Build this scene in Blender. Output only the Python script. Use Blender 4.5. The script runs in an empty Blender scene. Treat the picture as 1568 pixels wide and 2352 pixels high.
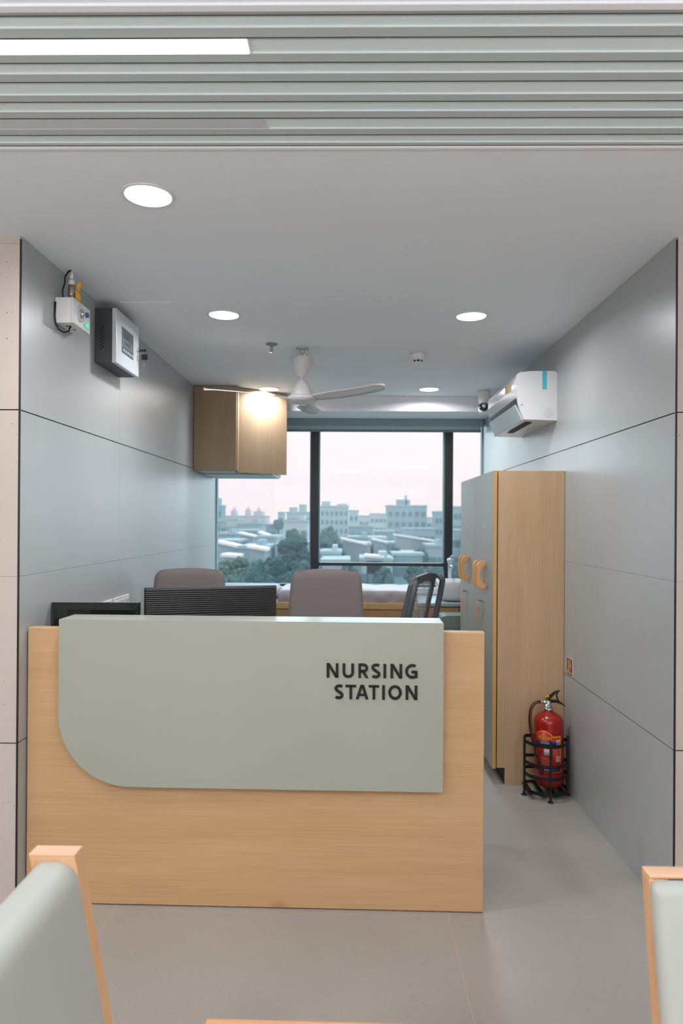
import bpy, bmesh, math, random
from mathutils import Vector, Matrix, Euler
random.seed(7)
PI = math.pi
SC = bpy.context.scene
COL = SC.collection

# ------------------------------------------------------------------ camera, world, sun, exposure
F, YAW, ROLL, PITCH, SY = 1568.0, 0.0145, 0.0063, 0.0024, 18.67
EYE = Vector((0, 0, 1.53))
XL, XR, H, YC, YW = -1.2946, 1.2447, 2.6376, 2.6435, 6.5

cam_data = bpy.data.cameras.new('camera')
cam = bpy.data.objects.new('camera', cam_data); COL.objects.link(cam)
cam_data.sensor_fit = 'VERTICAL'; cam_data.sensor_height = 36.0
cam_data.lens = 36.0 * F / 2352.0
cam_data.shift_y = SY / 2352.0
cam_data.clip_start = 0.05; cam_data.clip_end = 2000
cam_data.dof.use_dof = True; cam_data.dof.focus_distance = 2.66; cam_data.dof.aperture_fstop = 3.2
cam.matrix_world = (Matrix.Translation(EYE) @ Matrix.Rotation(YAW, 4, 'Z') @ Matrix.Rotation(PI/2 + PITCH, 4, 'X')
                    @ Matrix.Rotation(ROLL, 4, 'Z'))
SC.camera = cam
SC.view_settings.view_transform = 'Standard'; SC.view_settings.look = 'None'
SC.view_settings.gamma = 1.0; SC.view_settings.exposure = 0.0

w = bpy.data.worlds.new('sky'); SC.world = w; w.use_nodes = True
bg = w.node_tree.nodes['Background']
bg.inputs[0].default_value = (1.0, 0.875, 0.888, 1); bg.inputs[1].default_value = 1.18

def sun(direction, strength, col, angle):
    l = bpy.data.lights.new('daylight', 'SUN'); l.energy = strength; l.color = col; l.angle = math.radians(angle)
    o = bpy.data.objects.new('daylight', l); COL.objects.link(o)
    o.rotation_euler = Vector(direction).to_track_quat('-Z', 'Y').to_euler(); o.location = (0, 20, 30)
sun((-0.10, -0.86, -0.42), 5.0, (0.46, 0.84, 1.0), 100)

DOWN_W, LINEAR_W, CORR_W, FILL_WINDOW_W, UP_W = 9.2, 12.0, 19.0, 38.0, 38.0     # watts of each kind of lamp, the last two added fill

def area(parent, loc, size, watts, col, shape='DISK', size_y=None, rot=(0, 0, 0), spread=180):
    l = bpy.data.lights.new('lamp_light', 'AREA'); l.shape = shape; l.size = size
    if size_y: l.size_y = size_y
    l.energy = watts; l.color = col; l.spread = math.radians(spread)
    o = bpy.data.objects.new('lamp_light', l); COL.objects.link(o)
    o.location = loc; o.rotation_euler = rot; o.parent = parent
    return o

def at(px, py, Y):
    """world point on the plane at distance Y seen at that spot of the photograph"""
    a, b = px - 784, py - 1176 - SY
    c, s = math.cos(ROLL), math.sin(ROLL); u = c*a + s*b; v = -s*a + c*b
    x, y, z = u/F, 1.0, -v/F
    c, s = math.cos(PITCH), math.sin(PITCH); y, z = c*y - s*z, s*y + c*z
    c, s = math.cos(YAW), math.sin(YAW); x, y = c*x - s*y, s*x + c*y
    return Vector((x, y, z)) * (Y/y) + EYE

# ------------------------------------------------------------------ materials
def lin(c):
    f = lambda v: (v/255)/12.92 if v/255 <= .04045 else ((v/255+.055)/1.055)**2.4
    return (f(c[0]), f(c[1]), f(c[2]), 1)

def mat(name, col, rough=.5, metal=0, spec=.5, bump=None, noise=None, coat=0, emit=None, trans=0):
    """col sRGB 0..255 base; noise=(scale, amount) soft value mottling; bump=(scale, strength)"""
    m = bpy.data.materials.new(name); m.use_nodes = True
    nt = m.node_tree; p = nt.nodes['Principled BSDF']
    p.inputs['Base Color'].default_value = lin(col); p.inputs['Roughness'].default_value = rough
    p.inputs['Metallic'].default_value = metal; p.inputs['Specular IOR Level'].default_value = spec
    p.inputs['Coat Weight'].default_value = coat; p.inputs['Transmission Weight'].default_value = trans
    tc = nt.nodes.new('ShaderNodeTexCoord')
    if noise:
        n = nt.nodes.new('ShaderNodeTexNoise'); n.inputs['Scale'].default_value = noise[0]; n.inputs['Detail'].default_value = 4
        r = nt.nodes.new('ShaderNodeMapRange'); r.inputs[3].default_value = 1-noise[1]; r.inputs[4].default_value = 1+noise[1]
        mx = nt.nodes.new('ShaderNodeVectorMath'); mx.operation = 'SCALE'; mx.inputs[0].default_value = lin(col)[:3]
        nt.links.new(tc.outputs['Object'], n.inputs['Vector']); nt.links.new(n.outputs['Fac'], r.inputs[0])
        nt.links.new(r.outputs[0], mx.inputs['Scale']); nt.links.new(mx.outputs[0], p.inputs['Base Color'])
    if bump:
        n = nt.nodes.new('ShaderNodeTexNoise'); n.inputs['Scale'].default_value = bump[0]; n.inputs['Detail'].default_value = 3
        b = nt.nodes.new('ShaderNodeBump'); b.inputs['Strength'].default_value = bump[1]; b.inputs['Distance'].default_value = .002
        nt.links.new(tc.outputs['Object'], n.inputs['Vector']); nt.links.new(n.outputs['Fac'], b.inputs['Height'])
        nt.links.new(b.outputs[0], p.inputs['Normal'])
    if emit:
        p.inputs['Emission Color'].default_value = (*emit[0], 1); p.inputs['Emission Strength'].default_value = emit[1]
    return m

def wood(name, c1, c2, axis, rough=.45, scale=1.0, knot=None, spec=.4):
    """laminate with fine grain running along axis (0,1,2)"""
    m = bpy.data.materials.new(name); m.use_nodes = True
    nt = m.node_tree; p = nt.nodes['Principled BSDF']; N = nt.nodes.new; L = nt.links.new
    p.inputs['Roughness'].default_value = rough; p.inputs['Specular IOR Level'].default_value = spec
    tc = N('ShaderNodeTexCoord')
    def layer(across, along, detail):
        mp = N('ShaderNodeMapping'); s = [across*scale]*3; s[axis] = along*scale
        mp.inputs['Scale'].default_value = s
        n = N('ShaderNodeTexNoise'); n.inputs['Scale'].default_value = 1; n.inputs['Detail'].default_value = detail; n.inputs['Roughness'].default_value = .6
        L(tc.outputs['Object'], mp.inputs[0]); L(mp.outputs[0], n.inputs['Vector']); return n
    a, b, c = layer(9, .7, 3), layer(110, 2.5, 2), layer(330, 5, 1)
    def mul(sock, k):
        q = N('ShaderNodeMath'); q.operation = 'MULTIPLY'; L(sock, q.inputs[0]); q.inputs[1].default_value = k; return q
    s1 = N('ShaderNodeMath'); s1.operation = 'ADD'; L(mul(a.outputs['Fac'], .45).outputs[0], s1.inputs[0]); L(mul(b.outputs['Fac'], .35).outputs[0], s1.inputs[1])
    s2 = N('ShaderNodeMath'); s2.operation = 'ADD'; L(s1.outputs[0], s2.inputs[0]); L(mul(c.outputs['Fac'], .2).outputs[0], s2.inputs[1])
    r = N('ShaderNodeValToRGB'); r.color_ramp.elements[0].position = .34; r.color_ramp.elements[1].position = .66
    r.color_ramp.elements[0].color = lin(c2); r.color_ramp.elements[1].color = lin(c1)
    L(s2.outputs[0], r.inputs[0]); out = r.outputs[0]
    if knot:
        d = N('ShaderNodeVectorMath'); d.operation = 'SUBTRACT'; L(tc.outputs['Object'], d.inputs[0]); d.inputs[1].default_value = knot
        sc = N('ShaderNodeVectorMath'); sc.operation = 'MULTIPLY'; L(d.outputs[0], sc.inputs[0]); sc.inputs[1].default_value = (1, 0, 2.2)
        ln = N('ShaderNodeVectorMath'); ln.operation = 'LENGTH'; L(sc.outputs[0], ln.inputs[0])
        mr = N('ShaderNodeMapRange'); mr.inputs[1].default_value = .006; mr.inputs[2].default_value = .045; mr.inputs[3].default_value = .75; mr.inputs[4].default_value = 0
        L(ln.outputs['Value'], mr.inputs[0])
        mx = N('ShaderNodeMix'); mx.data_type = 'RGBA'; L(mr.outputs[0], mx.inputs[0]); L(out, mx.inputs[6]); mx.inputs[7].default_value = lin((186, 124, 76)); out = mx.outputs[2]
    L(out, p.inputs['Base Color'])
    return m

def speckle(name, base, dark, rough, density=38, size=.045, mott=.03, spec=.5, light=None):
    """stone-look tile: small dark pits scattered over a softly mottled ground"""
    m = bpy.data.materials.new(name); m.use_nodes = True
    nt = m.node_tree; p = nt.nodes['Principled BSDF']; N = nt.nodes.new; L = nt.links.new
    p.inputs['Roughness'].default_value = rough; p.inputs['Specular IOR Level'].default_value = spec
    tc = N('ShaderNodeTexCoord')
    v = N('ShaderNodeTexVoronoi'); v.inputs['Scale'].default_value = density; L(tc.outputs['Object'], v.inputs['Vector'])
    sep = N('ShaderNodeSeparateColor'); L(v.outputs['Color'], sep.inputs[0])
    th = N('ShaderNodeMath'); th.operation = 'MULTIPLY'; L(sep.outputs[0], th.inputs[0]); th.inputs[1].default_value = size*3
    sb = N('ShaderNodeMath'); sb.operation = 'SUBTRACT'; L(th.outputs[0], sb.inputs[0]); sb.inputs[1].default_value = size*1.2
    lt = N('ShaderNodeMath'); lt.operation = 'LESS_THAN'; L(v.outputs['Distance'], lt.inputs[0]); L(sb.outputs[0], lt.inputs[1])
    n = N('ShaderNodeTexNoise'); n.inputs['Scale'].default_value = 2.2; n.inputs['Detail'].default_value = 6; L(tc.outputs['Object'], n.inputs['Vector'])
    r = N('ShaderNodeMapRange'); r.inputs[1].default_value = .3; r.inputs[2].default_value = .7; r.inputs[3].default_value = 1-mott; r.inputs[4].default_value = 1+mott; L(n.outputs['Fac'], r.inputs[0])
    sc = N('ShaderNodeVectorMath'); sc.operation = 'SCALE'; sc.inputs[0].default_value = lin(base)[:3]; L(r.outputs[0], sc.inputs['Scale'])
    mx = N('ShaderNodeMix'); mx.data_type = 'RGBA'; L(lt.outputs[0], mx.inputs[0]); L(sc.outputs[0], mx.inputs[6]); mx.inputs[7].default_value = lin(dark)
    L(mx.outputs[2], p.inputs['Base Color'])
    return m

M = dict(
    plaster=mat('white_plaster', (235, 240, 246), .8, spec=.2, noise=(1.5, .02)),
    beam=mat('beam_plaster', (236, 236, 240), .75, spec=.2),
    tile=speckle('grey_wall_tile', (175, 179, 180), (112, 112, 112), .34, 46, .075, .03),
    column=speckle('cream_wall_tile', (202, 190, 183), (120, 112, 108), .45, 46, .075, .03),
    groove=mat('dark_joint', (38, 34, 34), .8), joint=mat('fine_joint', (128, 124, 122), .8),
    trim=mat('black_corner_trim', (34, 34, 36), .5),
    floor=speckle('stone_floor', (164, 159, 152), (122, 114, 106), .42, 105, .10, .05),
    grout=mat('sandy_grout', (196, 176, 140), .8),
    slat=mat('green_grey_ridge', (188, 197, 197), .5, spec=.3), groovepaint=mat('pale_green_grey_panel', (222, 237, 239), .45, spec=.3), slatlit=mat('ridge_edge_highlight', (218, 226, 226), .4), slatshadow=mat('slat_shadow_line', (36, 34, 32), .8),
    deskwood=wood('desk_laminate', (209, 173, 132), (193, 153, 110), 0, .42, knot=(-.276, 0, .012)),
    cabwood=wood('cabinet_laminate', (170, 147, 120), (152, 129, 103), 2, .5),
    lockwood=wood('locker_laminate', (200, 170, 136), (184, 151, 116), 2, .5),
    basewood=wood('couch_laminate', (178, 140, 100), (158, 122, 86), 2, .5),
    edge=mat('yellow_edge_band', (205, 158, 92), .5), benchedge=mat('bench_edge', (188, 150, 108), .5), handlewood=wood('handle_wood', (218, 168, 118), (204, 148, 98), 2, .4, 2),
    chairwood=wood('chair_wood', (222, 180, 138), (204, 158, 114), 2, .4, 1.2),
    railwood=wood('rail_wood', (226, 186, 158), (214, 168, 134), 0, .4, 1.2),
    doorgrey=wood('grey_door_laminate', (160, 158, 152), (150, 148, 141), 2, .5, .6),
    counter=mat('sage_grey_laminate', (166, 169, 157), .28, spec=.5),
    letter=mat('black_letter', (8, 9, 10), .25), white=mat('white_plastic', (226, 226, 226), .35), metalw=mat('white_enamel', (214, 214, 214), .4),
    ac=mat('white_ac_plastic', (228, 228, 230), .16, spec=.6, coat=.4), acflap=mat('pale_flap', (196, 208, 212), .3),
    dark=mat('dark_slot', (22, 23, 25), .6), black=mat('black_plastic', (22, 22, 24), .45), gloss=mat('glossy_black', (10, 11, 12), .08, coat=.5),
    anth=mat('charcoal_enamel', (70, 72, 78), .5), panelw=mat('pale_enamel_door', (206, 212, 214), .35), panelg=mat('slate_keypad', (88, 100, 108), .4),
    lcd=mat('lcd', (70, 80, 78), .3), chrome=mat('chrome', (205, 208, 212), .12, 1), brass=mat('dull_brass', (168, 158, 140), .35, .8),
    blue=mat('blue_button', (40, 110, 170), .4), tape=mat('cyan_tape', (92, 190, 214), .5),
    green=mat('green_led', (60, 200, 150), .4, emit=((.12, .9, .55), .6)), orange=mat('orange_tag', (226, 128, 70), .5), yellow=mat('yellow_plastic', (226, 170, 30), .45),
    taupe=mat('taupe_upholstery', (122, 112, 110), .7, spec=.3, bump=(400, .1)), meshgrey=mat('grey_chair_plastic', (82, 86, 92), .5),
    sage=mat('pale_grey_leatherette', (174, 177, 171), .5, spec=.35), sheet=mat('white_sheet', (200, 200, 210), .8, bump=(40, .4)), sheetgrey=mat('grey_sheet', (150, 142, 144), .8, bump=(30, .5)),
    stone=mat('grey_stone_counter', (150, 160, 164), .35), ceramic=mat('white_ceramic', (214, 216, 220), .15), bin=mat('muted_green_plastic', (110, 124, 122), .5),
    red=mat('red_enamel', (158, 22, 10), .25, coat=.2), labelred=mat('label_red', (186, 44, 28), .4), labelblue=mat('label_blue', (34, 40, 110), .4), labelwhite=mat('label_white', (206, 200, 204), .5),
    redhose=mat('dark_red_stripe', (120, 30, 14), .5), rackblack=mat('black_rack_paint', (14, 16, 18), .45), signred=mat('sign_red', (160, 48, 24), .5), signyel=mat('sign_yellow_green', (176, 186, 120), .5),
    frame=mat('black_window_frame', (26, 32, 40), .4), gasket=mat('pale_blue_gasket', (136, 170, 178), .5),
    blind=mat('blue_grey_blind', (138, 156, 166), .8), blindbar=mat('blind_bar', (112, 130, 142), .5), tablew=wood('table_wood', (214, 160, 116), (186, 126, 84), 0, .4, 1.5),
    fan=mat('ivory_fan', (214, 210, 208), .3, coat=.2), diff=mat('lit_diffuser', (240, 240, 240), .5, emit=((1, .95, .96), 3.0)), offdiff=mat('unlit_diffuser', (206, 206, 213), .5),
)
def glass_mat():
    m = bpy.data.materials.new('window_glass'); m.use_nodes = True; nt = m.node_tree; nt.nodes.clear(); N = nt.nodes.new; L = nt.links.new
    o = N('ShaderNodeOutputMaterial'); t = N('ShaderNodeBsdfTransparent'); g = N('ShaderNodeBsdfGlossy'); g.inputs['Roughness'].default_value = .02
    g.inputs['Color'].default_value = (1, 1, 1, 1); t.inputs[0].default_value = (.985, .995, .995, 1)
    mx = N('ShaderNodeMixShader'); mx.inputs[0].default_value = .008; L(t.outputs[0], mx.inputs[1]); L(g.outputs[0], mx.inputs[2]); L(mx.outputs[0], o.inputs[0]); return m
M['glass'] = glass_mat()
def mesh_fabric():
    m = bpy.data.materials.new('chair_mesh_fabric'); m.use_nodes = True; nt = m.node_tree; N = nt.nodes.new; L = nt.links.new
    p = nt.nodes['Principled BSDF']; p.inputs['Base Color'].default_value = lin((196, 210, 214)); p.inputs['Roughness'].default_value = .8
    tc = N('ShaderNodeTexCoord'); wv = N('ShaderNodeTexWave'); wv.bands_direction = 'Z'; wv.inputs['Scale'].default_value = 26
    L(tc.outputs['Object'], wv.inputs['Vector']); r = N('ShaderNodeMapRange'); r.inputs[1].default_value = .35; r.inputs[2].default_value = .65; r.inputs[3].default_value = .35; r.inputs[4].default_value = .8
    L(wv.outputs['Fac'], r.inputs[0]); L(r.outputs[0], p.inputs['Alpha']); return m
M['mesh'] = mesh_fabric()
def ribbed():
    m = mat('ribbed_black_plastic', (34, 34, 36), .5); nt = m.node_tree; N = nt.nodes.new; L = nt.links.new
    tc = N('ShaderNodeTexCoord'); wv = N('ShaderNodeTexWave'); wv.bands_direction = 'Z'; wv.inputs['Scale'].default_value = 34; wv.inputs['Distortion'].default_value = .6
    b = N('ShaderNodeBump'); b.inputs['Strength'].default_value = .8; b.inputs['Distance'].default_value = .003
    L(tc.outputs['Object'], wv.inputs['Vector']); L(wv.outputs['Fac'], b.inputs['Height']); L(b.outputs[0], nt.nodes['Principled BSDF'].inputs['Normal']); return m
M['ribbed'] = ribbed()

# ------------------------------------------------------------------ mesh helpers
class MB:
    def __init__(s): s.v = []; s.f = []; s.m = []; s.sm = []
    def add(s, vs, fs, m=0, smooth=False, T=None):
        o = len(s.v); s.v += [tuple(T @ Vector(v)) if T else tuple(v) for v in vs]
        for f in fs: s.f.append([i+o for i in f]); s.m.append(m); s.sm.append(smooth)
        return s
    def box(s, x0, x1, y0, y1, z0, z1, m=0, T=None):
        v = [(x, y, z) for z in (z0, z1) for y in (y0, y1) for x in (x0, x1)]
        return s.add(v, [(0, 2, 3, 1), (4, 5, 7, 6), (0, 1, 5, 4), (2, 6, 7, 3), (0, 4, 6, 2), (1, 3, 7, 5)], m, False, T)
    def prism(s, poly, a, b, axis='y', m=0, T=None, smooth=False):
        """poly in the plane across axis: y -> (x,z), x -> (y,z), z -> (x,y)"""
        P = {'y': lambda p, t: (p[0], t, p[1]), 'x': lambda p, t: (t, p[0], p[1]), 'z': lambda p, t: (p[0], p[1], t)}[axis]
        n = len(poly); v = [P(p, a) for p in poly] + [P(p, b) for p in poly]
        s.add(v, [list(range(n)), list(range(2*n-1, n-1, -1))], m, False, T)
        return s.add(v, [(i, (i+1) % n, (i+1) % n+n, i+n) for i in range(n)], m, smooth, T)
    def lathe(s, prof, n=32, m=0, T=None, smooth=True):
        v = []; f = []
        for r, z in prof:
            for k in range(n): v.append((r*math.cos(2*PI*k/n), r*math.sin(2*PI*k/n), z))
        for i in range(len(prof)-1):
            for k in range(n): f.append((i*n+k, i*n+(k+1) % n, (i+1)*n+(k+1) % n, (i+1)*n+k))
        if prof[0][0] > 1e-5: f.append(list(range(n-1, -1, -1)))
        if prof[-1][0] > 1e-5: f.append([(len(prof)-1)*n+k for k in range(n)])
        return s.add(v, f, m, smooth, T)
    def cyl(s, p, q, r, n=16, m=0, r2=None):
        p, q = Vector(p), Vector(q); d = q-p; T = Matrix.Translation(p) @ d.to_track_quat('Z', 'Y').to_matrix().to_4x4()
        return s.lathe([(r, 0), (r if r2 is None else r2, d.length)], n, m, T)
    def tube(s, pts, r, n=10, m=0, flat=None):
        pts = [Vector(p) for p in pts]; v = []; f = []; up = None
        for i, p in enumerate(pts):
            d = (pts[min(i+1, len(pts)-1)]-pts[max(i-1, 0)]).normalized()
            if up is None: up = Vector((0, 0, 1)) if abs(d.z) < .9 else Vector((1, 0, 0))
            a = d.cross(up).normalized(); b = a.cross(d).normalized(); up = b
            for k in range(n):
                t = 2*PI*k/n; v.append(p + a*r*math.cos(t) + b*r*math.sin(t)*(flat or 1))
        for i in range(len(pts)-1):
            for k in range(n): f.append((i*n+k, i*n+(k+1) % n, (i+1)*n+(k+1) % n, (i+1)*n+k))
        f.append(list(range(n-1, -1, -1))); f.append([(len(pts)-1)*n+k for k in range(n)])
        return s.add(v, f, m, True)
    def build(s, name, mats, parent=None, bevel=0, seg=2, sub=0, loc=(0, 0, 0), rot=(0, 0, 0), smooth_all=False):
        me = bpy.data.meshes.new(name); me.from_pydata(s.v, [], s.f)
        for m in (mats if isinstance(mats, (list, tuple)) else [mats]): me.materials.append(M[m] if isinstance(m, str) else m)
        for i, p in enumerate(me.polygons): p.material_index = s.m[i]; p.use_smooth = s.sm[i] or smooth_all
        b = bmesh.new(); b.from_mesh(me); bmesh.ops.recalc_face_normals(b, faces=b.faces); b.to_mesh(me); b.free()
        o = bpy.data.objects.new(name, me); COL.objects.link(o); o.location = loc; o.rotation_euler = rot
        if parent: o.parent = parent
        if bevel:
            md = o.modifiers.new('bevel', 'BEVEL'); md.width = bevel; md.segments = seg; md.limit_method = 'ANGLE'; md.angle_limit = math.radians(40)
        if sub: md = o.modifiers.new('sub', 'SUBSURF'); md.levels = sub; md.render_levels = sub
        return o

def tag(o, label=None, cat=None, group=None, kind=None):
    for k, v in (('label', label), ('category', cat), ('group', group), ('kind', kind)):
        if v: o[k] = v
    return o
def thing(name, label, cat, loc=(0, 0, 0), rz=0, group=None):
    o = bpy.data.objects.new(name, None); COL.objects.link(o); o.location = loc; o.rotation_euler = (0, 0, rz); o.empty_display_size = .05
    return tag(o, label, cat, group)
def structure(o): o['kind'] = 'structure'; return o
def kids(o): return [c for c in bpy.data.objects if c.parent == o]
def dup(o, parent=None):
    c = o.copy(); COL.objects.link(c)
    if parent: c.parent = parent
    for ch in kids(o): dup(ch, c)
    return c
def smooth(o, ang=40):
    for p in o.data.polygons: p.use_smooth = True
    try: o.data.set_sharp_from_angle(angle=math.radians(ang))
    except Exception: pass
    return o

def ribbon_pts(pts, w):
    n = len(pts); L = []; R = []
    for i in range(n):
        p = Vector(pts[i]); d0 = (p-Vector(pts[i-1])).normalized() if i else None; d1 = (Vector(pts[i+1])-p).normalized() if i < n-1 else None
        d = (d0+d1).normalized() if d0 and d1 else (d0 or d1); nn = Vector((-d.y, d.x))
        k = 1/max(.5, nn.dot(Vector((-(d1 or d0).y, (d1 or d0).x)))); L.append(p+nn*w/2*k); R.append(p-nn*w/2*k)
    return L, R
def arc(cx, cy, rx, ry, a0, a1, n=10):
    return [(cx+rx*math.cos(math.radians(a0+(a1-a0)*i/n)), cy+ry*math.sin(math.radians(a0+(a1-a0)*i/n))) for i in range(n+1)]
def letter_shapes(ch, W, S=.19):
    """(polygons, strokes) of a capital one unit high"""
    h = S/2; P = []; K = []
    if ch == 'N':
        P = [[(0, 0), (S, 0), (S, 1), (0, 1)], [(W-S, 0), (W, 0), (W, 1), (W-S, 1)], [(0, 1), (S*1.15, 1), (W, 0), (W-S*1.15, 0)]]
    if ch == 'I': P = [[(0, 0), (S, 0), (S, 1), (0, 1)]]
    if ch == 'U': K = [[(h, 1), (h, .38)] + arc(W/2, .38, W/2-h, .38-h*.85, 180, 360, 16)[1:] + [(W-h, 1)]]
    if ch == 'T': P = [[(0, .83), (W, .83), (W, 1), (0, 1)], [(W/2-h, 0), (W/2+h, 0), (W/2+h, .9), (W/2-h, .9)]]
    if ch == 'A':
        P = [[(0, 0), (S*1.05, 0), (W/2+.07, 1), (W/2-.13, 1)], [(W, 0), (W-S*1.05, 0), (W/2-.07, 1), (W/2+.13, 1)], [(.2, .22), (W-.2, .22), (W-.26, .38), (.26, .38)]]
    if ch == 'O': K = [arc(W/2, .5, W/2-h, .5-h*.9, 0, 360, 36)]
    if ch == 'R':
        P = [[(0, 0), (S, 0), (S, 1), (0, 1)], [(S*1.1, .46), (S*2.3, .46), (W, 0), (W-S*1.12, 0)]]
        r = .225
        K = [[(h, 1-h*.85), (W*.5, 1-h*.85)] + arc(W*.5, 1-h*.85-r, W*.5-h-.03, r, 90, -90, 12)[1:] + [(h, 1-h*.85-2*r)]]
    if ch == 'S':
        r = .5
        K = [arc(W*.56, .735, W*.44, .265-h*.85, 50, 90, 3)[0:] + arc(W*.52, .735, W*.52-h, .265-h*.85, 100, 235, 10) + arc(W*.48, .265, W*.52-h, .265-h*.85, 55, -85, 10) + arc(W*.46, .265, W*.46-.02, .265-h*.85, -95, -142, 4)]
    if ch == 'G':
        K = [arc(W*.6, .5, W*.6-h, .5-h*.9, 62, 300, 28) + [(W-h, .14), (W-h, .535)], [(W*.52, .455), (W-h, .455)]]
    return P, K
def letter_mb(ch, W, size, depth):
    mb = MB(); P, K = letter_shapes(ch, W)
    for p in P: mb.prism([(x*size, y*size) for x, y in p], 0, -depth, 'y')
    for k in K:
        L, R = ribbon_pts(k, .195); n = len(k); v = []; f = []
        for i in range(n):
            for q in (L[i], R[i]): v.append((q.x*size, 0, q.y*size)); v.append((q.x*size, -depth, q.y*size))
        for i in range(n-1):
            a = i*4; b = a+4
            f += [(a, b, b+2, a+2), (a+1, a+3, b+3, b+1), (a, a+1, b+1, b), (a+2, b+2, b+3, a+3)]
        f += [(0, 2, 3, 1), (4*n-4, 4*n-3, 4*n-1, 4*n-2)]
        mb.add(v, f)
    return mb
def text_obj(name, s, width, height, material, parent, T, bold=0.0):
    """flat lettering as a mesh: local x right, local y up, centred, placed by the matrix T"""
    cu = bpy.data.curves.new('t', 'FONT'); cu.body = s; cu.size = 1; cu.offset = bold; cu.extrude = .004
    o = bpy.data.objects.new('t', cu); COL.objects.link(o); bpy.context.view_layer.update()
    me = bpy.data.meshes.new_from_object(o.evaluated_get(bpy.context.evaluated_depsgraph_get())); me.name = name
    bpy.data.objects.remove(o)
    xs = [v.co.x for v in me.vertices]; ys = [v.co.y for v in me.vertices]
    cx, cy = (min(xs)+max(xs))/2, (min(ys)+max(ys))/2; sx, sy = width/(max(xs)-min(xs)), height/(max(ys)-min(ys))
    for v in me.vertices: v.co = T @ Vector(((v.co.x-cx)*sx, (v.co.y-cy)*sy, v.co.z*.05))
    me.materials.clear(); me.materials.append(M[material])
    r = bpy.data.objects.new(name, me); COL.objects.link(r); r.parent = parent; return r

# ------------------------------------------------------------------ the room
ZR = [0, .6587, 1.309, 1.959, H]
def tile_wall(name, make, us, zs, material, depth_box):
    """us: tile edges along the wall, zs: rows; wide dark joints at .6587 and 1.959, fine ones elsewhere"""
    mb = MB()
    for j in range(len(zs)-1):
        g0 = .0024 if zs[j] in (.6587, 1.959) else .0005
        g1 = .0024 if zs[j+1] in (.6587, 1.959) else .0005
        for i in range(len(us)-1):
            make(mb, us[i]+(.0005 if i else 0), us[i+1]-(.0005 if i < len(us)-2 else 0), zs[j]+(g0 if j else 0), zs[j+1]-(g1 if j < len(zs)-2 else 0))
    depth_box(mb)
    return structure(mb.build(name, [material, 'groove']))
tile_wall('wall_left', lambda m, a, b, c, d: m.box(XL-.012, XL, a, b, c, d), [YC+.005, 3.787, 4.988, 6.158, 6.62], ZR, 'tile',
          lambda m: m.box(XL-.2, XL-.006, YC+.005, 6.62, 0, H, 1))
tile_wall('wall_right', lambda m, a, b, c, d: m.box(XR, XR+.012, a, b, c, d), [YC+.005, 3.80, 5.0, 6.2, 6.62], ZR, 'tile',
          lambda m: m.box(XR+.006, XR+.2, YC+.005, 6.62, 0, H, 1))
ZC = [0, .6587, 1.309, 1.959, 2.608, H]
tile_wall('wall_front_left', lambda m, a, b, c, d: m.box(a, b, YC, YC+.012, c, d), [-3.7, -2.5, XL-.005], ZC, 'column',
          lambda m: m.box(-3.7, XL-.010, YC+.006, YC+.2, 0, H, 1))
tile_wall('wall_front_right', lambda m, a, b, c, d: m.box(a, b, YC, YC+.012, c, d), [XR+.005, 2.5, 3.7], ZC, 'column',
          lambda m: m.box(XR+.010, 3.7, YC+.006, YC+.2, 0, H, 1))
structure(MB().box(XL-.005, XL+.0006, YC-.0015, YC+.005, 0, H-.012).build('trim_1', 'trim'))
structure(MB().box(XR-.0006, XR+.005, YC-.0015, YC+.005, 0, H-.012).build('trim_2', 'trim'))
# corridor shell round and behind the camera
structure(MB().box(-3.8, -3.6, -3.1, YC+.2, 0, H+.2).build('wall_corridor_left', 'column'))
structure(MB().box(3.6, 3.8, -3.1, YC+.2, 0, H+.2).build('wall_corridor_right', 'column'))
structure(MB().box(-3.8, 3.8, -3.2, -3.0, 0, H+.2).build('wall_corridor_back', 'column'))
w2 = structure(bpy.data.objects.new('fill_window', None)); COL.objects.link(w2); w2.location = (0, -2.98, .5)  # unseen window added to light the ceiling and slats from behind
MB().box(-1.9, 1.9, -.02, .02, 0, .06).box(-1.9, 1.9, -.02, .02, 1.84, 1.9).box(-1.9, -1.84, -.02, .02, 0, 1.9).box(1.84, 1.9, -.02, .02, 0, 1.9).box(-.03, .03, -.02, .02, 0, 1.9).build('window_frame', 'frame', w2)
MB().box(-1.84, 1.84, -.012, -.008, .06, 1.84).build('window_pane', 'glass', w2)
area(w2, (0, .03, .95), 3.6, FILL_WINDOW_W, (.93, .98, 1.0), 'RECTANGLE', 1.75, (PI/2, 0, 0))
# floor: slabs with hairline grout
mb = MB()
xs = [-3.8, -2.237, -.921, .3855, 1.70, 3.8]; ys = [-3.2, -1.88, -1.23, -.58, .07, .72, 1.37, 2.02, 2.667, 3.27, 3.92, 4.57, 5.22, 5.87, 6.62]
for i in range(len(xs)-1):
    for j in range(len(ys)-1): mb.box(xs[i]+.0014, xs[i+1]-.0014, ys[j]+.0012, ys[j+1]-.0012, -.01, 0)
mb.box(-3.8, 3.8, -3.2, 6.7, -.12, -.0002, 1)
structure(mb.build('floor', ['floor', 'grout']))
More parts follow.
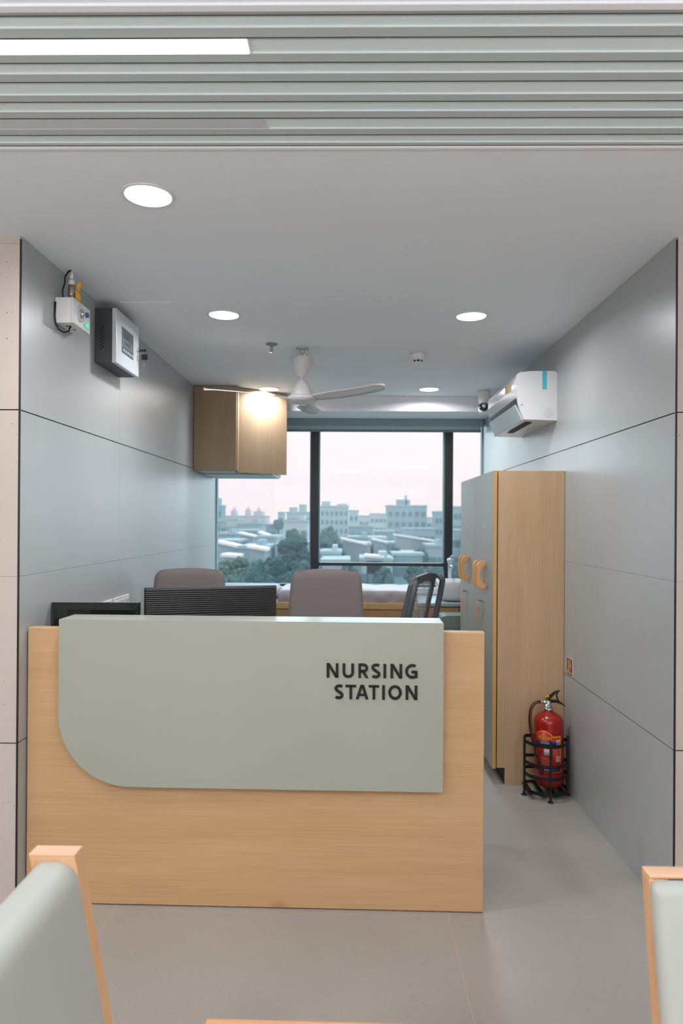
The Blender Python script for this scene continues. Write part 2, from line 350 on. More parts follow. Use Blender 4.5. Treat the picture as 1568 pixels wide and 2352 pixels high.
# ceilings
mb = MB(); mb.box(-3.8, 3.8, 2.012, 6.62, H, H+.12); mb.box(-3.8, 3.8, 2.009, 2.019, H-.006, H+.05, 1)
structure(mb.build('ceiling', ['plaster', 'beam']))
mb = MB(); mb.box(-3.8, 3.8, -3.2, 1.462, H, H+.12); mb.box(-3.8, 3.8, 1.452, 1.470, H-.006, H+.05, 1)
structure(mb.build('ceiling_corridor', ['plaster', 'beam']))
structure(MB().box(-3.8, 3.8, 1.462, 2.012, H+.004, H+.12).build('ceiling_panel', 'groovepaint'))
SL = [(1.470, 1.4865), (1.527, 1.5565), (1.612, 1.641), (1.684, 1.713), (1.768, 1.7945), (1.84, 1.868), (1.922, 1.9495), (1.992, 2.005)]
ordn = ['first, narrow sliver', 'second', 'third', 'fourth', 'fifth', 'sixth', 'seventh', 'eighth and last']
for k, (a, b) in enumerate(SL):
    mb = MB(); mb.box(-3.6, 3.6, a, b, H, H+.004).box(-3.6, 3.6, b, b+.0036, H-.0002, H+.004, 1).box(-3.6, 3.6, a-.0012, a, H, H+.004, 2)  # dark back strip paints the shadow line, pale front strip the highlight
    o = mb.build('ceiling_slat', ['slat', 'slatshadow', 'slatlit'])
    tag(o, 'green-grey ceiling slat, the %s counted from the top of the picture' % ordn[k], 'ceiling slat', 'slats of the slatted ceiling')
# downstand beam in front of the window
structure(MB().box(XL, XR, 6.0, 6.62, 2.503, H).build('wall_beam', 'beam', bevel=.004))
# the low wall under the window and the head above it
structure(MB().box(XL-.2, XR+.2, YW-.02, 6.7, 0, .905).build('wall_window', 'tile'))
structure(MB().box(XL-.2, XR+.2, YW+.04, 6.7, 2.49, H+.1).build('wall_window_head', 'beam'))
structure(MB().box(XL, XR, 6.36, YW-.02, .86, .915).build('trim_3', 'white', bevel=.004))

# window
win = structure(bpy.data.objects.new('window_1', None)); COL.objects.link(win); win.location = (0, YW, .905)
mb = MB(); mb.box(XL, XR, 0, .07, 0, .03).box(XL, XR, 0, .07, 1.555, 1.585)
mb.build('window_frame', 'frame', win)
MB().box(XL, XL+.012, 0, .07, 0, 1.585).box(XR-.012, XR, 0, .07, 0, 1.585).build('jamb', 'gasket', win)
for x0, x1 in ((-.386, -.311), (.881, .955)):
    f = MB().box(x0, x1, -.03, .07, 0, 1.585).build('mullion', 'frame', win, bevel=.003)
    g = MB().box(x1, x1+.010, .01, .05, .03, 1.555).box(x0-.012, x0, .01, .05, .03, 1.555).build('gasket', 'gasket', f)
MB().box(-.311, .881, -.02, .07, .207, .237).build('transom', 'frame', win, bevel=.002)
for x0, x1, z0, z1 in ((XL+.012, -.398, .03, 1.555), (-.301, .869, .237, 1.555), (-.301, .869, .03, .207), (.965, XR-.012, .03, 1.555)):
    MB().box(x0, x1, .028, .034, z0, z1).build('window_pane', 'glass', win)
# roller blind
bl = thing('roller_blind', 'blue-grey roller blind wound up above the window', 'blind', (0, 6.44, 2.38))
MB().box(XL+.02, XR-.01, -.02, .04, .058, .122).build('cassette', 'blind', bl, bevel=.005)
MB().box(XL+.05, XR-.03, .012, .014, .02, .06).build('fabric', mat('thin_blind_fabric', (176, 204, 208), .8, trans=.0), bl)
MB().box(XL+.05, XR-.03, .004, .022, 0, .022).build('bottom_bar', 'blindbar', bl, bevel=.003)

# access hatch in the ceiling
h_ = MB(); h_.box(-1.18, -.92, 3.44, 3.672, H-.003, H)
tag(h_.build('access_hatch', 'plaster', bevel=.001), 'square access hatch flush in the ceiling beside the grey wall box', 'hatch')

# ------------------------------------------------------------------ ceiling lamps
CW = (.96, .975, 1.0)
def downlight(x, y, label):
    t = thing('downlight', label, 'ceiling light', (x, y, H), 0, 'round recessed ceiling lights')
    MB().lathe([(.078, -.002), (.0835, -.006), (.090, -.003), (.092, 0), (.078, 0)], 48).build('trim_ring', 'white', t)
    MB().lathe([(.0, -.0035), (.078, -.0035), (.078, -.001), (0, -.001)], 48).build('diffuser', 'diff', t)
    area(t, (0, 0, -.008), .15, DOWN_W, CW, spread=165)
downlight(-.699, 2.314, 'round lit ceiling light nearest the camera, big and alone on the left')
downlight(-.691, 3.654, 'round lit ceiling light in middle row, left, past the wall boxes')
downlight(.636, 3.669, 'round lit ceiling light in middle row, right of the fan')
downlight(.639, 5.688, 'small far ceiling light before the window beam, near the air conditioner')
downlight(-.697, 5.694, 'far ceiling light glaring against the wall cabinet behind the fan blade')
# linear lamps between the slats
t = thing('linear_light', 'long lit linear lamp let into the slatted ceiling, upper left', 'ceiling light', (-1.44, 1.5855, H))
MB().box(-1.2, 1.196, -.024, .024, -.001, .0039).build('housing', 'white', t)
MB().box(-1.199, 1.192, -.0235, .0235, -.0022, -.001).build('diffuser', 'diff', t)
area(t, (0, 0, -.005), 2.38, LINEAR_W, (1, .97, .95), 'RECTANGLE', .044)
t = thing('linear_light', 'unlit grey linear lamp in the slatted ceiling, above the round light', 'ceiling light', (-1.434, 1.898, H))
MB().box(-1.2, 1.196, -.024, .022, .001, .0039).build('housing', 'white', t)
MB().box(-1.199, 1.190, -.0235, .0185, .0003, .001).build('diffuser', 'offdiff', t)
for x, y in ((-1.3, -.5), (1.3, -.5), (0, -1.9)):
    t = thing('panel_light', 'square corridor ceiling panel light behind the viewer', 'ceiling light', (x, y, H), 0, 'corridor panel lights')
    MB().box(-.3, .3, -.3, .3, -.008, 0).build('housing', 'white', t)
    MB().box(-.28, .28, -.28, .28, -.0095, -.008).build('diffuser', 'diff', t)
    area(t, (0, 0, -.014), .54, CORR_W, (1, .975, .95), 'SQUARE')

for x in (-1.3, 1.3):  # uplights added out of view to brighten the near ceiling
    t = thing('fill_uplight', 'added unseen fill uplight behind the viewer, brightening the ceiling', 'ceiling light', (x, -.25, H), 0, 'added fill uplights')
    MB().box(-.6, .6, -.04, .04, -.74, -.70).build('housing', 'white', t, bevel=.004)
    for sx in (-.5, .5): MB().cyl((sx, 0, -.70), (sx, 0, 0), .002, 6).build('wire', 'chrome', t)
    area(t, (0, 0, -.695), 1.15, UP_W, (.99, .98, 1), 'RECTANGLE', .07, (PI, 0, 0))

# ------------------------------------------------------------------ reception desk
dk = thing('reception_desk', 'wood reception counter with sage grey front reading NURSING STATION', 'desk', (.525, 2.684, 0), -.0143)
DW = 1.814
MB().box(-DW, 0, 0, .045, .004, 1.10).build('front_panel', mat_ := 'deskwood', dk, bevel=.003)
# shift knot: object coordinates start at the right end of the desk
M['deskwood'].node_tree.nodes['Vector Math'].inputs[1].default_value = (-.800, 0, .013)
MB().box(-.045, 0, .047, .62, 0, .74).build('end_panel', 'deskwood', dk, bevel=.002)
MB().box(-DW, -.05, .05, .65, .715, .745).build('worktop', 'counter', dk, bevel=.002)
MB().box(-DW, -DW+.4, .12, .6, 0, .71).build('drawer_pedestal', 'counter', dk, bevel=.002)
# sage box: front sheet with one big rounded corner and a folded-back top
X0, X1, ZB, ZT, RR = -1.671, -.165, .486, 1.140, .285
poly = [(X1, ZB), (X1, ZT), (X0, ZT)] + [(X0+RR+RR*math.cos(math.radians(a)), ZB+RR+RR*math.sin(math.radians(a))) for a in range(180, 271, 5)]
mb = MB(); mb.prism(poly, -.040, -.001, 'y')
fs = mb.build('counter_front', 'counter', dk, bevel=.0015)
MB().box(X0, X1, -.0005, .105, 1.1015, ZT).build('counter_top', 'counter', dk, bevel=.0015)
cap = .0553
for row, zb, chars in ((0, .9255, [('N', -6.354, .83), ('U', -5.238, .80), ('R', -4.129, .72), ('S', -3.218, .64), ('I', -2.374, .19), ('N', -1.884, .82), ('G', -.857, .857)]),
                       (1, .843, [('S', -5.79, .63), ('T', -5.02, .75), ('A', -4.30, .89), ('T', -3.40, .735), ('I', -2.456, .19), ('O', -2.027, .94), ('N', -.816, .816)])):
    for ch, x, W in chars:
        letter_mb(ch, W, cap, .005).build('letter', 'letter', dk, loc=(-.2655+x*cap, -.040, zb))

# ------------------------------------------------------------------ monitors on the desk
t = thing('monitor', 'glossy black monitor back at the left end of the counter', 'monitor', (-1.101, 2.93, .745), math.radians(2))
MB().prism([(-.188, .06), (.188, .06), (.188, .43), (-.188, .43)], 0, .02, 'y').build('bezel', 'gloss', t, bevel=.004)
mb = MB(); mb.add([(-.186, 0, .06), (.186, 0, .06), (.186, 0, .428), (-.186, 0, .428), (-.17, -.03, .09), (.17, -.03, .09), (.17, -.022, .405), (-.17, -.022, .405)],
                  [(0, 1, 5, 4), (1, 2, 6, 5), (2, 3, 7, 6), (3, 0, 4, 7), (4, 5, 6, 7)]); mb.build('back_shell', 'gloss', t, bevel=.003)
MB().box(-.18, .18, .02, .0215, .075, .42).build('screen', 'dark', t)
MB().box(-.03, .03, -.015, .01, .0, .1).build('neck', 'black', t, bevel=.004)
MB().box(-.11, .11, -.07, .09, 0, .012).build('stand_base', 'black', t, bevel=.004)
t = thing('monitor', 'wide matt black monitor with finely ribbed back, turned slightly', 'monitor', (-.630, 3.09, .745), math.radians(16))
MB().box(-.296, .296, 0, .022, .13, .487).build('bezel', 'black', t, bevel=.004)
MB().box(-.292, .292, -.018, 0, .135, .484).build('back_shell', 'ribbed', t, bevel=.006)
MB().prism([(-.255, .18), (.255, .18), (.265, .36), (.255, .372), (-.255, .372), (-.265, .36)], -.035, -.018, 'y').build('rear_bulge', 'ribbed', t, bevel=.008)
MB().box(-.288, .288, .022, .0235, .145, .475).build('screen', 'dark', t)
MB().box(-.035, .035, -.05, -.02, .0, .22).build('neck', 'black', t, bevel=.004)
MB().box(-.13, .13, -.11, .09, 0, .014).build('stand_base', 'black', t, bevel=.004)

# ------------------------------------------------------------------ office chairs
def wheels_base(t, mm='black'):
    mb = MB()
    for k in range(5):
        a = 2*PI*k/5+.3; c, s = math.cos(a), math.sin(a)
        mb.tube([(0, 0, .12), (.12*c, .12*s, .105), (.28*c, .28*s, .075)], .022, 8, flat=.7)
    mb.lathe([(.0, .08), (.045, .08), (.045, .14), (0, .14)], 20)
    mb.build('star_base', mm, t)
    for k in range(5):
        a = 2*PI*k/5+.3; c, s = math.cos(a)*.28, math.sin(a)*.28
        q = MB().cyl((c-.022*math.sin(a), s+.022*math.cos(a), .03), (c+.022*math.sin(a), s-.022*math.cos(a), .03), .03, 16)
        q.box(c-.008, c+.008, s-.008, s+.008, .03, .075); q.build('caster', 'black', t)
    MB().cyl((0, 0, .13), (0, 0, .42), .025, 16).build('gas_column', 'chrome', t)
def shell_back(wtop, wbot, z0, z1, thick, lean, curve, corner=.06, nx=16, nz=24):
    """curved upholstered back: faces -Y, leans toward +Y"""
    mb = MB(); v = []; f = []
    for side in (0, 1):
        for j in range(nz+1):
            s = (j/(nz-10))*.90 if j <= nz-10 else .90+.10*math.sin((j-(nz-10))/10*PI/2); z = z0+(z1-z0)*s; wd = (wbot+(wtop-wbot)*s)/2
            if z > z1-corner: q = (z-(z1-corner))/corner; wd -= corner*(1-math.sqrt(max(0, 1-q*q)))*.85
            for i in range(nx+1):
                u = -1+2*i/nx; x = wd*u
                edge = 1-(abs(u)**6); edz = 1-(max(0, (s-.9)/.1)**4)*.8
                y = lean*s - curve*(1-u*u)*-1 * 1.0 - curve
                off = thick/2*edge*edz+.008
                v.append((x, y+(off if side else -off), z+(.010*(1-u*u)*max(0, s-.8)/.2)))
    n = (nx+1)*(nz+1)
    for j in range(nz):
        for i in range(nx):
            a = j*(nx+1)+i; f.append((a, a+1, a+nx+2, a+nx+1)); f.append((n+a, n+a+nx+1, n+a+nx+2, n+a+1))
    for i in range(nx): f.append((i, n+i, n+i+1, i+1)); a = nz*(nx+1)+i; f.append((a, a+1, n+a+1, n+a))
    for j in range(nz): a = j*(nx+1); f.append((a, a+nx+1, n+a+nx+1, n+a)); a += nx; f.append((a, n+a, n+a+nx+1, a+nx+1))
    return mb.add(v, f, 0, True)
def taupe_chair(loc, rz, label):
    t = thing('office_chair', label, 'chair', loc, rz, 'taupe office chairs behind the counter')
    wheels_base(t)
    shell_back(.425, .52, .50, 1.228, .05, .10, .035, .055).build('backrest', 'taupe', t)
    MB().box(-.25, .25, -.48, .02, .43, .51).build('seat', 'taupe', t, bevel=.035, seg=4)
    MB().box(-.09, .09, -.30, -.10, .41, .43).build('mechanism', 'black', t)
    for s in (-1, 1):
        a = MB().tube([(s*.22, -.08, .44), (s*.262, -.10, .47), (s*.262, -.12, .64), (s*.255, -.13, .67)], .012, 8).build('armrest_post', 'black', t)
        MB().box(s*.25-.022, s*.25+.022, -.30, -.04, .67, .70).build('armrest_pad', 'black', a, bevel=.01)
    for c in kids(t):
        if c.name.startswith(('star', 'caster', 'gas')): c.location.y = -.22
    return t
taupe_chair((-.15, 4.12, 0), math.radians(1), 'taupe high-back office chair in the middle, between monitor and mesh chair')
taupe_chair((-.990, 4.12, 0), math.radians(-1), 'taupe office chair at left, mostly hidden behind the ribbed monitor')

# grey mesh chair, turned to face left
t = thing('office_chair', 'grey mesh-backed office chair turned sideways in front of the basin', 'chair', (.275, 4.22, 0), math.radians(-115))
wheels_base(t)
def mesh_outline(inset):
    w1, w0, z0, z1 = .215-inset, .235-inset, .60+inset, 1.215-inset; r = .05
    pts = []
    for x, z in [(-w0+.03, z0), (w0-.03, z0), (w0, z0+.05), ((w0+w1)/2, (z0+z1)/2), (w1+.004, z1-r), (w1-.012, z1-.014), (w1-r, z1-.002), (0, z1+.012), (-w1+r, z1-.002), (-w1+.012, z1-.014), (-w1-.004, z1-r), (-(w0+w1)/2, (z0+z1)/2), (-w0, z0+.05)]:
        pts.append((x, .04+.16*(z-.5)/.7+.018*(-x*x/.05), z))
    return pts
mb = MB(); A, B = mesh_outline(0), mesh_outline(.048); n = len(A); v = [(x, y-.014, z) for x, y, z in A]+[(x, y-.014, z) for x, y, z in B]+[(x, y+.014, z) for x, y, z in A]+[(x, y+.014, z) for x, y, z in B]
f = []
for i in range(n):
    j = (i+1) % n; f += [(i, j, n+j, n+i), (2*n+i, 3*n+i, 3*n+j, 2*n+j), (i, 2*n+i, 2*n+j, j), (n+i, n+j, 3*n+j, 3*n+i)]
mb.add(v, f); fr = mb.build('back_frame', 'meshgrey', t, bevel=.006, seg=3)
MB().add([(x, y, z) for x, y, z in B], [list(range(n))]).build('back_mesh', 'mesh', t)
mb = MB()
for s, k in ((-1, 0), (1, -.038)): mb.tube([(s*.03, .02, .44), (s*.12, .09+k, .56), (s*.205, .15+k, .75), (s*.208, .22+k, 1.08), (s*.200, .238+k, 1.17), (s*.17, .222+k, 1.20)], .019, 8)
mb.tube([(-.20, .15, .74), (0, .17, .72), (.20, .15, .74)], .016, 8); mb.build('back_support', 'meshgrey', t)
MB().box(-.24, .24, -.48, .02, .43, .50).build('seat', 'meshgrey', t, bevel=.03, seg=4)
for s in (-1, 1):
    a = MB().tube([(s*.24, -.12, .44), (s*.29, -.14, .47), (s*.29, -.14, .66)], .014, 8).build('armrest_post', 'black', t)
    MB().box(s*.29-.04, s*.29+.04, -.26, -.02, .66, .69).build('armrest_pad', 'black', a, bevel=.01)
for c in kids(t):
    if c.name.startswith(('star', 'caster', 'gas')): c.location.y = -.2

# ------------------------------------------------------------------ wall cabinet, upper left
t = thing('wall_cabinet', 'brown wood wall cabinet under the ceiling, upper left of the window', 'cabinet', (XL, 5.55, 1.945))
zt = H-.004-1.945
MB().box(.003, .36, .025, .445, .0, zt).box(.003, .36, .445, .90, .0, 2.495-1.945).build('body', ['cabwood'], t, bevel=.001)
MB().box(.003, .640, .30, .445, -.006, zt).box(.003, .625, .445, .88, -.006, 2.495-1.945).build('rear_body', ['cabwood'], t, bevel=.001)
MB().box(.02, .36, .06, .30, -.004, -.0005).box(.02, .618, .31, .86, -.016, -.0065).build('underside', 'acflap', t)
MB().box(.004, .352, 0, .021, .0, zt).build('door', 'cabwood', t, bevel=.0015)
d = MB().box(-.478, 0, -.02, 0, -.014, zt).build('door', 'cabwood', t, bevel=.0015, loc=(.72, .365, 0), rot=(0, 0, math.radians(36.5)))

# ------------------------------------------------------------------ tall lockers on the right
def handle_poly():
    out = [(0, .085), (-.018, .086)] + [(-.024-.031*math.sin(math.radians(a)), .052+.034*math.cos(math.radians(a))) for a in range(0, 91, 15)]
    out += [(-.055, 0)] + [(x, -z) for x, z in reversed(out[2:])] + [(-.018, -.086), (0, -.085)]
    inn = [(-.035*math.cos(math.radians(a)), .056*math.sin(math.radians(a))) for a in range(-90, 91, 15)]
    return out + inn
def handle(parent, y, z, loc=(0, 0, 0)):
    P = handle_poly(); out = P[:len(P)-13]; inn = P[len(P)-13:]
    # ribbon between the outer and the inner line, resampled to the same count
    def samp(L, n):
        L = [Vector(p) for p in L]; d = [0]
        for i in range(1, len(L)): d.append(d[-1]+(L[i]-L[i-1]).length)
        r = []
        for k in range(n):
            s = d[-1]*k/(n-1); i = max(j for j in range(len(d)) if d[j] <= s+1e-9); i = min(i, len(L)-2); r.append(L[i].lerp(L[i+1], (s-d[i])/max(1e-9, d[i+1]-d[i])))
        return r
    a, b = samp(out, 25), samp(list(reversed(inn)), 25); v = []; f = []
    for yy in (-.009, .009):
        v += [(p.x, yy, p.y) for p in a] + [(p.x, yy, p.y) for p in b]
    n = 25
    for i in range(n-1): f += [(i, i+1, n+i+1, n+i), (2*n+i, 3*n+i, 3*n+i+1, 2*n+i+1), (i, 2*n+i, 2*n+i+1, i+1), (n+i, n+i+1, 3*n+i+1, 3*n+i)]
    f += [(0, n, 3*n, 2*n), (n-1, 3*n-1, 4*n-1, 2*n-1)]
    o = MB().add(v, f).build('handle', 'handlewood', parent, bevel=.002, loc=(0, y, z)); return o
LX, LZ = .83, 1.835
def locker(y0, y1, label, tagkey):
    t = thing('locker_cabinet', label, 'cabinet', (LX, y0, 0), 0, 'tall wood lockers by the right wall'); L = y1-y0; D = XR-LX-.002
    MB().box(.027, D, 0, .018, .10, LZ).box(.075, D, 0, .018, 0, .10).build('side_panel', 'lockwood', t, bevel=.001)
    MB().box(.027, D, L-.018, L-.001, .10, LZ).box(.075, D, L-.018, L-.001, 0, .10).build('side_panel', 'lockwood', t, bevel=.001)
    MB().box(.027, D, .018, L-.018, LZ-.02, LZ).build('top_panel', 'lockwood', t)
    MB().box(.027, D, .018, L-.018, .10, .12).build('bottom_panel', 'lockwood', t)
    MB().box(D-.01, D, .018, L-.018, .12, LZ-.02).build('back_panel', 'lockwood', t)
    MB().box(.075, .09, .018, L-.018, .0, .10).build('plinth', 'dark', t)
    mid = L/2
    for k, (a, b) in enumerate(((.001, mid-.001), (mid+.001, L-.002))):
        mb = MB(); mb.box(.0, .021, a+.0015, b-.0015, .095, LZ, 0); mb.box(.0005, .0205, a, a+.0015, .095, LZ, 1); mb.box(.0005, .0205, b-.0015, b, .095, LZ, 1)
        d = mb.build('door', ['doorgrey', 'edge'], t)
        hy = mid-.065 if k == 0 else mid+.065
        handle(d, hy, 1.207)
        lk = MB().cyl((0, mid-.025 if k == 0 else mid+.03, 1.04), (-.006, mid-.025 if k == 0 else mid+.03, 1.04), .009, 16).build('lock', 'chrome', d)
        if k == 1:
            MB().box(-.030, -.006, mid+.029, mid+.031, 1.034, 1.046).tube([(-.028, mid+.03+.012*math.sin(a_*.6), 1.03+.012*math.cos(a_*.6)-.010) for a_ in range(11)], .0012, 6).build('key', 'chrome', lk)
            MB().box(-.032, -.027, mid+.014, mid+.046, .925, 1.006, T=Matrix.Rotation(0, 4, 'Z')).build('key_tag', 'orange', lk, bevel=.002)
        MB().box(-.0015, 0, (mid-.03 if k == 0 else mid+.02), (mid-.02 if k == 0 else mid+.03), 1.50, 1.53).build('sticker', 'labelwhite', d)
    return t
locker(4.0, 4.585, 'nearer tall locker cabinet, tan wood side towards the viewer', 1)
locker(4.587, 5.19, 'farther tall locker cabinet, behind the first, seen by its grey doors', 2)

# ------------------------------------------------------------------ couch platform, counter, basin
t = thing('window_bench', 'low wood platform with cupboard doors running below the window', 'bench', (0, 5.7, 0))
MB().box(XL+.003, .56, .02, .655, .06, .80).box(XL+.003, .56, .06, .655, 0, .06).build('body', 'basewood', t)
MB().box(XL+.003, .56, -.01, .655, .802, .852).build('top_board', 'benchedge', t, bevel=.002)
for k in range(4):
    x0 = -1.285+k*.46; MB().box(x0+.003, x0+.454, 0, .019, .07, .795).build('door', 'basewood', t, bevel=.0015)
t = thing('sink_unit', 'wood sink cupboard with grey stone top by the lockers', 'cabinet', (.565, 5.7, 0))
MB().box(.0, .675, .02, .655, .06, .828).box(.0, .675, .06, .655, 0, .06).build('body', 'basewood', t)
MB().box(-.003, .677, -.015, .655, .83, .858).build('stone_top', 'stone', t, bevel=.003)
for k in range(2): MB().box(.003+k*.337, .333+k*.337, 0, .019, .07, .82).build('door', 'basewood', t, bevel=.0015)
# basin
t = thing('wash_basin', 'white ceramic vessel basin standing on the grey stone top', 'basin', (.975, 5.93, .858))
def rr_ring(hx, hy, r, z, n=6):
    pts = []
    for cx, cy, a0 in ((hx-r, hy-r, 0), (-hx+r, hy-r, 90), (-hx+r, -hy+r, 180), (hx-r, -hy+r, 270)):
        for k in range(n+1): a = math.radians(a0+90*k/n); pts.append((cx+r*math.cos(a), cy+r*math.sin(a), z))
    return pts
mb = MB(); rings = [rr_ring(.15, .11, .06, 0), rr_ring(.19, .15, .08, .012), rr_ring(.225, .18, .08, .07), rr_ring(.235, .19, .08, .165), rr_ring(.232, .187, .078, .172), rr_ring(.222, .177, .07, .168), rr_ring(.20, .155, .07, .06), rr_ring(.12, .09, .05, .03)]
v = [p for r in rings for p in r]; n = len(rings[0]); f = [list(range(n-1, -1, -1)), [len(v)-n+i for i in range(n)]]
for j in range(len(rings)-1):
    for i in range(n): f.append((j*n+i, j*n+(i+1) % n, (j+1)*n+(i+1) % n, (j+1)*n+i))
smooth(mb.add(v, f).build('bowl', 'ceramic', t), 60)
t = thing('tap', 'chrome basin tap rising behind the white basin', 'tap', (.895, 6.2, .858))
MB().lathe([(.026, 0), (.026, .008), (.019, .012), (.019, .30), (.024, .305), (.024, .345), (.0, .35)], 20).build('tap_body', 'chrome', t)
MB().tube([(0, 0, .27), (0, -.06, .285), (0, -.13, .28), (0, -.14, .265)], .011, 10).build('spout', 'chrome', t)
MB().tube([(0, 0, .35), (.01, -.02, .365), (.02, -.07, .385)], .006, 8).build('tap_lever', 'chrome', t)
# bin
t = thing('waste_bin', 'muted green rounded bin between sink cupboard and lockers', 'bin', (.86, 5.47, 0))
mb = MB()
def yz(hx, z): return rr_ring(hx, .11, .06, z)
rings = [yz(.13, 0), yz(.145, .02), yz(.155, .70), yz(.157, .70)]
v = [p for r in rings for p in r]; n = len(rings[0]); f = [list(range(n-1, -1, -1)), [len(v)-n+i for i in range(n)]]
for j in range(len(rings)-1):
    for i in range(n): f.append((j*n+i, j*n+(i+1) % n, (j+1)*n+(i+1) % n, (j+1)*n+i))
smooth(mb.add(v, f).build('bin_body', 'bin', t), 50)
mb = MB(); mb.prism([(-.157, .702), (.157, .702), (.157, .76), (.145, .79), (.11, .80), (-.11, .80), (-.145, .79), (-.157, .76)], -.112, .112, 'y'); mb.build('bin_lid', 'bin', t, bevel=.008, seg=3)
# mattress with crumpled sheet
mx0, mx1 = -.615, .558
mb = MB(); NX, NY = 70, 22; v = []; f = []
rnd = random.Random(3)
def top(x, y): return .958-.852 + .006*math.sin(9*x+3*y)+.004*math.sin(23*x-11*y)
prof = [(0.0, -.004), (.0, .03), (.004, .07), (.02, .098), (.05, .106)]
for i in range(NX+1):
    x = mx0+(mx1-mx0)*i/NX; row = []
    e = min(1, min(x-mx0, mx1-x)/.04+.0); dr = -.035*(1-e)**2
    for (yy, zz) in prof[:-1]:
        wr = .006*math.sin(31*x+8*zz*40)+.004*math.sin(57*x+60*zz)
        row.append((x, yy+wr*(1 if zz > .0 else 0), max(.0005, zz+dr*zz/.1)))
    for j in range(NY+1):
        y = .05+.52*j/NY; row.append((x, y, top(x, y)+dr))
    row.append((x, .60, .09+dr)); row.append((x, .61, .0005)); v += row
R_ = len(prof)-1+NY+3
for i in range(NX):
    for j in range(R_-1): a = i*R_+j; f.append((a, a+1, a+R_+1, a+R_))
f.append([j for j in range(R_)]); f.append([NX*R_+j for j in range(R_-1, -1, -1)])
for i in range(NX): f.append((i*R_, (i+1)*R_, (i+1)*R_+R_-1, i*R_+R_-1))
o = smooth(mb.add(v, f).build('mattress', ['sheet', 'sheetgrey'], loc=(0, 5.72, .852)), 60)
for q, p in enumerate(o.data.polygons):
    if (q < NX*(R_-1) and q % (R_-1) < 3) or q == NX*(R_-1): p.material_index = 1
tag(o, 'thin mattress under a crumpled pale grey sheet on the window platform', 'mattress')
mb = MB().box(-.31, .31, -.16, .16, 0, .11)
o = smooth(mb.build('pillow', 'sheet', bevel=.045, seg=5, loc=(-.945, 6.12, .853)), 180)
tag(o, 'white pillow on the platform left of the mattress, behind the chairs', 'pillow')

# ------------------------------------------------------------------ ceiling fan
t = thing('ceiling_fan', 'white three-blade ceiling fan hanging before the window', 'fan', (-.32, 4.36, H))
MB().box(-.035, .035, -.006, .006, -.008, 0).box(-.035, -.031, -.006, .006, -.05, 0).box(.031, .035, -.006, .006, -.05, 0).tube([(-.012, 0, -.008), (-.016, 0, -.03), (-.006, 0, -.055)], .003, 6).tube([(.01, 0, -.008), (.018, 0, -.03), (.006, 0, -.055)], .003, 6).build('hanging_hook', 'chrome', t)
MB().lathe([(0, -.055), (.062, -.055), (.073, -.062), (.073, -.072), (.068, -.10), (.050, -.14), (.025, -.172), (.013, -.185), (.013, -.19)], 40).build('canopy', 'fan', t)
MB().cyl((0, 0, -.03), (0, 0, -.22), .0115, 16).build('down_rod', 'fan', t)
MB().lathe([(.0125, -.195), (.020, -.205), (.045, -.235), (.062, -.268), (.072, -.30), (.072, -.306), (.0, -.306)], 40).build('motor_cover', 'fan', t)
MB().lathe([(0, -.306), (.088, -.308), (.102, -.318), (.100, -.330), (.082, -.346), (.045, -.356), (0, -.358)], 40).build('hub_disc', 'fan', t)
for ang in (203, 323, 83):
    mb = MB(); v = []; f = []; n = 14; S = []
    for i in range(n+1):
        r = .085+(.63-.085)*i/n; s = i/n
        wd = .022+.042*min(1, s*3.5)-.018*s; 
        if s > .88: wd *= math.sqrt(max(.02, 1-((s-.88)/.12)**2))
        sweep = .035*math.sin(s*PI*.9)
        for u, dz in ((-1, .013), (-.3, .005), (.4, -.004), (1, -.013)):
            v.append((r, sweep+wd*u, -.322+dz*(1-.3*s)+.012*s))
    m4 = 4; k = len(v); v += [(a, b, c-.004) for a, b, c in v]
    for i in range(n):
        for j in range(3): a = i*4+j; f += [(a, a+1, a+5, a+4), (k+a, k+a+4, k+a+5, k+a+1)]
        f += [(i*4, i*4+4, k+i*4+4, k+i*4), (i*4+3, k+i*4+3, k+i*4+7, i*4+7)]
    f += [(0, k, k+1, 1), (1, k+1, k+2, 2), (2, k+2, k+3, 3)] + [(n*4+j, n*4+j+1, k+n*4+j+1, k+n*4+j) for j in range(3)]
    mb.add(v, f, 0, True); mb.build('blade', 'fan', t, rot=(0, 0, math.radians(ang)))

# ------------------------------------------------------------------ air conditioner
t = thing('air_conditioner', 'white split air conditioner high on the right wall', 'air conditioner', (XR, 4.166, 2.154))
P = [(0, 0), (-.200, .006), (-.236, .104), (-.242, .147), (-.250, .20), (-.250, .255), (-.244, .280), (-.225, .293), (-.16, .300), (-.03, .302), (-.008, .298), (0, .29)]
mb = MB(); mb.prism(P, 0, .845, 'y'); smooth(mb.build('body', 'ac', t, bevel=.004, seg=3), 30)
MB().prism([(-.2415, .135), (-.2455, .142), (-.2540, .2), (-.2545, .25), (-.2500, .252), (-.2500, .2), (-.2425, .14)], .022, .823, 'y').build('front_cover', 'ac', t, bevel=.001)
MB().prism([(-.239, .096), (-.2430, .108), (-.2455, .136), (-.240, .14), (-.236, .11)], .03, .815, 'y').build('air_slot', 'dark', t)
MB().prism([(-.205, .004), (-.249, .098), (-.243, .104), (-.200, .010)], .035, .81, 'y').build('flap', 'acflap', t, bevel=.001)
MB().box(-.165, -.125, .10, .60, -.0015, .001).build('bottom_vent', 'dark', t)
MB().box(-.090, -.063, -.0012, 0, .188, .3015).box(-.090, -.063, 0, .03, .3015, .3035).build('blue_tape', 'tape', t)
MB().box(-.2565, -.2545, .10, .16, .20, .25).build('energy_label', 'yellow', t)
MB().box(-.2565, -.2545, .22, .27, .205, .25).build('energy_label', 'orange', t)
MB().box(-.2565, -.2545, .165, .215, .20, .25).build('energy_label', mat('pale_green_label', (160, 180, 130), .5), t)
